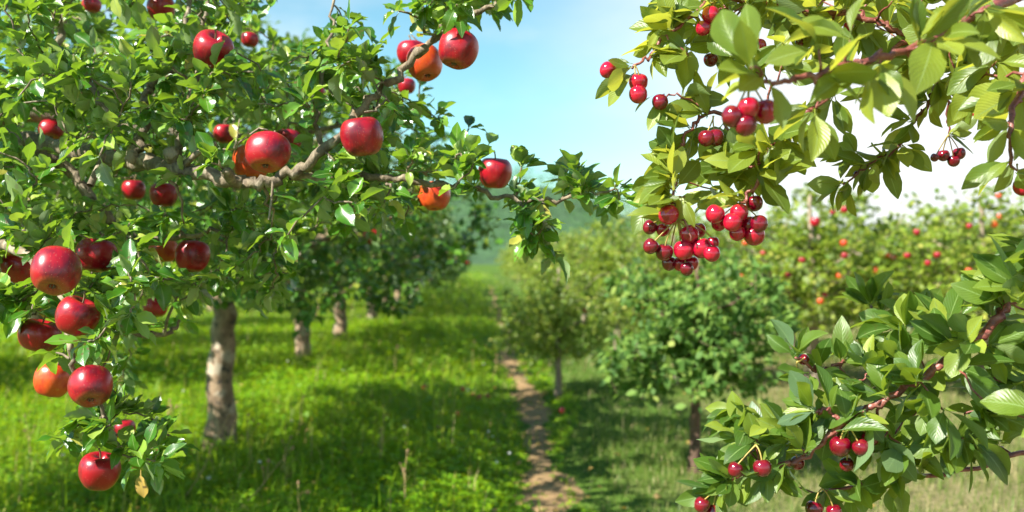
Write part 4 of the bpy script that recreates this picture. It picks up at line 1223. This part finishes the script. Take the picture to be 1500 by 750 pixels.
for (px, py, d, n, ang, ln) in ROS:
    q = P(px, py, d)
    i = CS.nearest(q); lk = int(CS.l[i])
    if np.linalg.norm(CS.p[i] - q) > .012:
        pts, rad, lk = CS.twig(q, r, .35, .0026, .0013, 7, .004, .1)
        CT[lk].add(pts - coff, rad, 6)
    a = math.radians(ang)
    ax = nrm(np.array([math.cos(a), r.uniform(-.5, .15), math.sin(a)]))
    n = max(2, int(round(n * 1.45)))
    for z in range(n):
        dd, nv = leaf_frame(ax, z * 2.4 + r.uniform(-.5, .5), r, r.uniform(.5, 1.05), r.uniform(.55, 1.0), .06)
        nv = UP * .75 + np.array([-.25, -.75, .1]) + r.normal(size=3) * .75
        CL[lk].add(q + r.normal(size=3) * .002, dd, nv, ln * CK * r.uniform(.6, 1.1) * .95)
for k in range(len(CBR)):
    lo = obj('branch', CT[k].mesh('branch', [M_CHERRY_BARK]), ctree)
    if not len(CL[k]): continue
    keep = visible_fruit_mask(CL[k], ch_c, ch_r, r, .14, .6)
    CL[k].o = [x - coff for x in CL[k].o]
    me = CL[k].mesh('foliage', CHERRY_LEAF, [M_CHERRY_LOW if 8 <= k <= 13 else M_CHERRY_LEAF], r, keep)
    if me: obj('foliage', me, lo)

P = PW
# ------------------------------------------------------------------ grass, clover, fallen fruit, dry stalks
def grass_mat(name, stops, trans, transl=.4):
    return leaf_mat(name, stops, (0, 0, 0), (.12, .22, .04), trans, transl, .5, False, 0, .3)


M_GRASS = grass_mat('lush_grass', [(0, (.060, .16, .004)), (.5, (.17, .32, .006)), (.85, (.27, .40, .010)), (.95, (.38, .36, .05)), (1, (.46, .36, .12))], (.52, .66, .008))
M_CLOVER = grass_mat('clover_leaf', [(0, (.055, .16, .005)), (.6, (.15, .32, .006)), (1, (.27, .42, .010))], (.50, .68, .008))
M_DRY = grass_mat('straw', [(0, (.22, .14, .05)), (.6, (.36, .26, .10)), (1, (.46, .36, .16))], (.5, .38, .12), .3)
M_MOWN = grass_mat('mown_grass', [(0, (.065, .12, .018)), (.5, (.115, .165, .028)), (.75, (.18, .185, .06)), (1, (.34, .27, .13))], (.34, .48, .05), .35)


def density_keep(x, y, r, right):
    on_path = np.abs(x - path_x(y)) < path_w(y) * (1 + .35 * vnoise(x * 3, y * 3, 5)) + .03 * r.normal(size=len(x))
    keep = ~on_path | (r.random(len(x)) < np.clip((y - 12) / 24, .05, 1) + .5 * np.clip(np.abs(x - path_x(y)) / path_w(y) - .62, 0, 1))
    edge = path_x(y) + .25 + .18 * vnoise(y * 1.5, y * 0 + x, 6)
    side = x > edge
    keep &= side if right else ~side
    return keep


def blades(n, xr, yr, hgt, wid, seed, right=False, half=None):
    r = np.random.default_rng(seed)
    y = yr[0] + (yr[1] - yr[0]) * r.random(n) ** 1.0
    if half: x = r.uniform(-1, 1, n) * (y * .56 + .5)
    else: x = r.uniform(*xr, n)
    m = (x > xr[0]) & (x < xr[1]) & density_keep(x, y, r, right)
    x, y = x[m], y[m]; n = len(x)
    clump = vnoise(x * 2.6, y * 2.6, 12)
    m = r.random(n) < np.clip(.72 + .35 * clump, .15, 1)
    x, y, clump = x[m], y[m], clump[m]; n = len(x)
    H = hgt * np.exp(r.normal(0, .32, n)) * np.clip(1 + .35 * clump, .5, 1.7)
    near_path = np.clip((np.abs(x - path_x(y)) - path_w(y)) / .3, .45, 1); H = H * near_path
    W = wid * r.uniform(.6, 1.3, n)
    a = r.uniform(0, 6.283, n); lean = np.abs(r.normal(.35, .3, n)) * H
    side = np.stack([np.cos(a), np.sin(a), 0 * a], -1); ld = np.stack([-np.sin(a), np.cos(a), 0 * a], -1)
    b = np.stack([x, y, gz(x, y) - .004], -1)
    mid = b + ld * (lean * .3)[:, None] + UP * (H * .58)[:, None]
    tip = b + ld * lean[:, None] + UP * (H * .95 - .25 * lean)[:, None]
    V = np.stack([b - side * W[:, None] * .5, b + side * W[:, None] * .5, mid + side * W[:, None] * .42, mid - side * W[:, None] * .42, tip + side * W[:, None] * .06, tip - side * W[:, None] * .06], 1)
    i = np.arange(n)[:, None] * 6
    Q = np.concatenate([i + np.array([[0, 1, 2, 3]]), i + np.array([[3, 2, 4, 5]])], 0)
    return V.reshape(-1, 3), Q


def join_parts(parts):
    V, Q, k = [], [], 0
    for v, q in parts: V.append(v); Q.append(q + k); k += len(v)
    return np.vstack(V), np.vstack(Q)


def leaflets(n, yr, size, hgt, seed, right=False):
    """low clover like plants: three rounded leaflets on a short stalk"""
    r = np.random.default_rng(seed)
    y = r.uniform(*yr, n); x = r.uniform(-1, 1, n) * (y * .56 + .5)
    m = density_keep(x, y, r, right); x, y = x[m], y[m]
    cl = vnoise(x * 2.1 + 7, y * 2.1, 22); m = r.random(len(x)) < np.clip(.55 + .6 * cl, .05, 1); x, y = x[m], y[m]; n = len(x)
    H = hgt * r.uniform(.5, 1.6, n) * np.clip((np.abs(x - path_x(y)) - path_w(y)) / .3, .25, 1)
    c = np.stack([x, y, gz(x, y) + H], -1); s = size * r.uniform(.7, 1.4, n)
    a0 = r.uniform(0, 6.28, n); tilt = r.normal(size=(n, 3)) * .35; nn = nrm(np.array([0, 0, 1.]) + tilt)
    parts = []
    for k in range(3):
        a = a0 + k * 2.094
        d = np.stack([np.cos(a), np.sin(a), 0 * a], -1); d = nrm(d - nn * np.sum(d * nn, 1, keepdims=True)); sd = np.cross(d, nn)
        S = s[:, None]
        v = np.stack([c, c + d * S * .5 + sd * S * .38 + nn * S * .08, c + d * S * 1.0 + nn * S * .02, c + d * S * .5 - sd * S * .38 + nn * S * .08], 1)
        parts.append((v.reshape(-1, 3), (np.arange(n)[:, None] * 4 + np.arange(4)[None])))
    return join_parts(parts)


v, q = join_parts([blades(110000, (-6, 3), (2.6, 9.5), .065, .0055, 1, False, True), blades(130000, (-14, 4), (9.5, 24), .10, .010, 2, False, True),
                   blades(60000, (-30, 6), (24, 70), .13, .03, 3, False, True), blades(26000, (-6, 2), (4, 14), .15, .0055, 4, False, True)])
tag(obj('grass', mesh_from('grass', v, q, None, [M_GRASS])), 'lush bright green grass under the apple trees', 'grass', kind='stuff')
v, q = join_parts([leaflets(150000, (2.8, 9), .019, .06, 5), leaflets(60000, (9, 18), .032, .07, 6)])
tag(obj('clover', mesh_from('clover', v, q, None, [M_CLOVER])), 'low clover and weeds growing among the orchard grass', 'clover', kind='stuff')
v, q = join_parts([blades(3500, (-6, 2), (4, 13), .20, .0035, 44, False, True), blades(2500, (-8, 2), (13, 24), .2, .006, 45, False, True)])
tag(obj('straw', mesh_from('straw', v, q, None, [M_DRY])), 'thin dry straw blades standing among the green grass', 'straw', kind='stuff')
v, q = join_parts([blades(110000, (-1, 9), (2.6, 10), .055, .005, 7, True, True), blades(90000, (-1, 16), (10, 26), .075, .011, 8, True, True), blades(40000, (-4, 40), (26, 70), .1, .03, 9, True, True)])
tag(obj('mown_grass', mesh_from('mown_grass', v, q, None, [M_MOWN])), 'shorter dull green grass on the sunny side of the path', 'grass', kind='stuff')

r = np.random.default_rng(14)
L = Leaves()
for k in range(800):
    y = r.uniform(3.2, 16); x = r.uniform(-.5, .45) * y
    if x > path_x(y) - .1 and r.random() < .6: continue
    L.add(np.array([x, y, float(gz(x, y)) + r.uniform(.01, .07)]), nrm(r.normal(size=3) * [1, 1, .3]), UP + r.normal(size=3) * .5, r.uniform(.03, .06))
tag(obj('fallen_leaves', L.mesh('fallen_leaves', MID_LEAF, [M_DEAD_LEAF], r)), 'dry brown and yellow leaves scattered in the grass', 'leaves', kind='stuff')

# small white blossoms among the clover
V, Q, k0 = [], [], 0
for k in range(55):
    y = r.uniform(5.0, 15); x = r.uniform(-.5, .05) * y
    s = r.uniform(.006, .011); c = np.array([x, y, float(gz(x, y)) + r.uniform(.06, .11)])
    pv, pq = lathe([(.05, -.4), (.4, -.25), (.5, .05), (.38, .35), (.05, .48)], 8, .1, k)
    V.append(pv * s * 2 + c); Q.append(pq + k0); k0 += len(pv)
tag(obj('clover_blossoms', mesh_from('clover_blossoms', np.vstack(V), np.vstack(Q), None, [M_FLOWER])), 'tiny white blossoms dotted through the shaded grass', 'flowers', kind='stuff')


def on_ground(px, py, up=0.0):
    d = CAM_H * FPX / (py - 375.)
    for _ in range(4):
        p_ = P(px, py, d); d = (CAM_H - float(gz(p_[0], p_[1])) - up) * FPX / (py - 375.)
    return P(px, py, d), d


for px, py, sz, kd, lab in [(640, 629, 10, 'c', 'pinkish red fallen apple in the shaded grass, nearest of the windfalls'), (672, 606, 10, 'o', 'orange red fallen apple in a sunny patch of grass'),
                            (702, 583, 11, 'c', 'dark fallen apple close to the earth path'), (713, 581, 9, 'c', 'dark fallen apple touching grass right at the path edge'), (693, 580, 8, 'c', 'small dark fallen apple grouped with two others by the path'),
                            (622, 567, 9, 'c', 'dull red fallen apple deep in shade, farthest from the path'), (678, 570, 9, 'o', 'pale bleached fallen apple beside a bright tuft'), (823, 601, 10, 'c', 'red fallen apple on the mown side of the path')]:
    c, d = on_ground(px, py, .06)
    make_apple(c, max(.05, .9 * sz * d / FPX), M_APPLE if kd == 'c' else M_APPLE_O, r, lab, group='fallen apples in the grass', tilt=(r.uniform(40, 120), r.uniform(-40, 40)), name='fallen_apple')


def dry_weed(px, py, h, lean, seed, label, fork=2):
    r = np.random.default_rng(seed)
    c, d = on_ground(px, py)
    o = empty('dry_weed', Vector(c)); tag(o, label, 'weed', 'dry weed stalks in the grass')
    T = Tubes(5); H_ = Tubes(6)
    tip = np.array([lean, r.uniform(-.05, .05), h])
    st = spline([(0, 0, -.03), tip * .35 + [lean * .12, 0, 0], tip * .7 + r.normal(size=3) * .012, tip], 5)
    T.add(st, np.linspace(.003, .0014, len(st)), 5)
    ends = [st[-1]]; dirs = [nrm(st[-1] - st[-2])]
    for k in range(fork):
        i = int(len(st) * r.uniform(.45, .8)); e = st[i] + nrm(nrm(st[i + 1] - st[i]) + r.normal(size=3) * .5) * h * r.uniform(.2, .35)
        b = spline([st[i], (st[i] + e) / 2 + UP * .012, e], 4); T.add(b, np.linspace(.0018, .001, len(b)), 4)
        ends.append(e); dirs.append(nrm(e - st[i]))
    obj('stalk', T.mesh('stalk', [M_WEED]), o)
    for e, dv in zip(ends, dirs):
        s = r.uniform(.005, .009)
        t_ = Tubes(7); t_.add(np.array([e, e + dv * s * .4, e + dv * s * 1.1, e + dv * s * 1.9, e + dv * s * 2.5]), [s * .25, s * .7, s * .85, s * .6, s * .2], 8, .14, seed)
        for q in range(9):
            v = nrm(dv + r.normal(size=3) * .6); t_.add(np.array([e + dv * s, e + dv * s + v * s * 1.7]), [s * .12, s * .03], 4)
        obj('seed_head', t_.mesh('seed_head', [M_SEED]), o)


for k, (px, py, h, lean, lab) in enumerate([
    (410, 718, .26, .05, 'dry forked weed with seed heads in a sunny patch near the first trunk'), (430, 645, .34, .10, 'tall dry weed leaning over the shaded grass beyond the first trunk'),
    (372, 690, .30, -.04, 'dry weed stalk standing beside the foot of the first trunk'), (446, 790, .24, -.02, 'brown seed head poking up at the lower edge of the view'),
    (590, 760, .30, .02, 'upright dry weed in the dark band of shade near the lower edge'), (575, 560, .34, .05, 'thin straw coloured stalk between the second and third trunks'),
    (260, 735, .42, .26, 'long bare weed stalk slanting across the foot of the first trunk'), (330, 755, .30, .30, 'yellowish stalk bending low in the shade before the first trunk'),
    (240, 655, .28, .03, 'dry weed in the sunlit meadow on the outer side of the first trunk'), (180, 600, .26, -.03, 'small dry weed in the bright meadow behind the drooping shoot'),
    (50, 690, .3, -.05, 'dry weed in the meadow below the bright red apple'), (555, 690, .3, .03, 'reddish dry stalk in the middle of the shaded grass'),
    (690, 545, .3, .04, 'dry stalks at the shaded edge of the path'), (720, 560, .25, .05, 'short dry tuft leaning towards the bare path')]):
    dry_weed(px, py, h, lean, 300 + k, lab, 1 + k % 3)
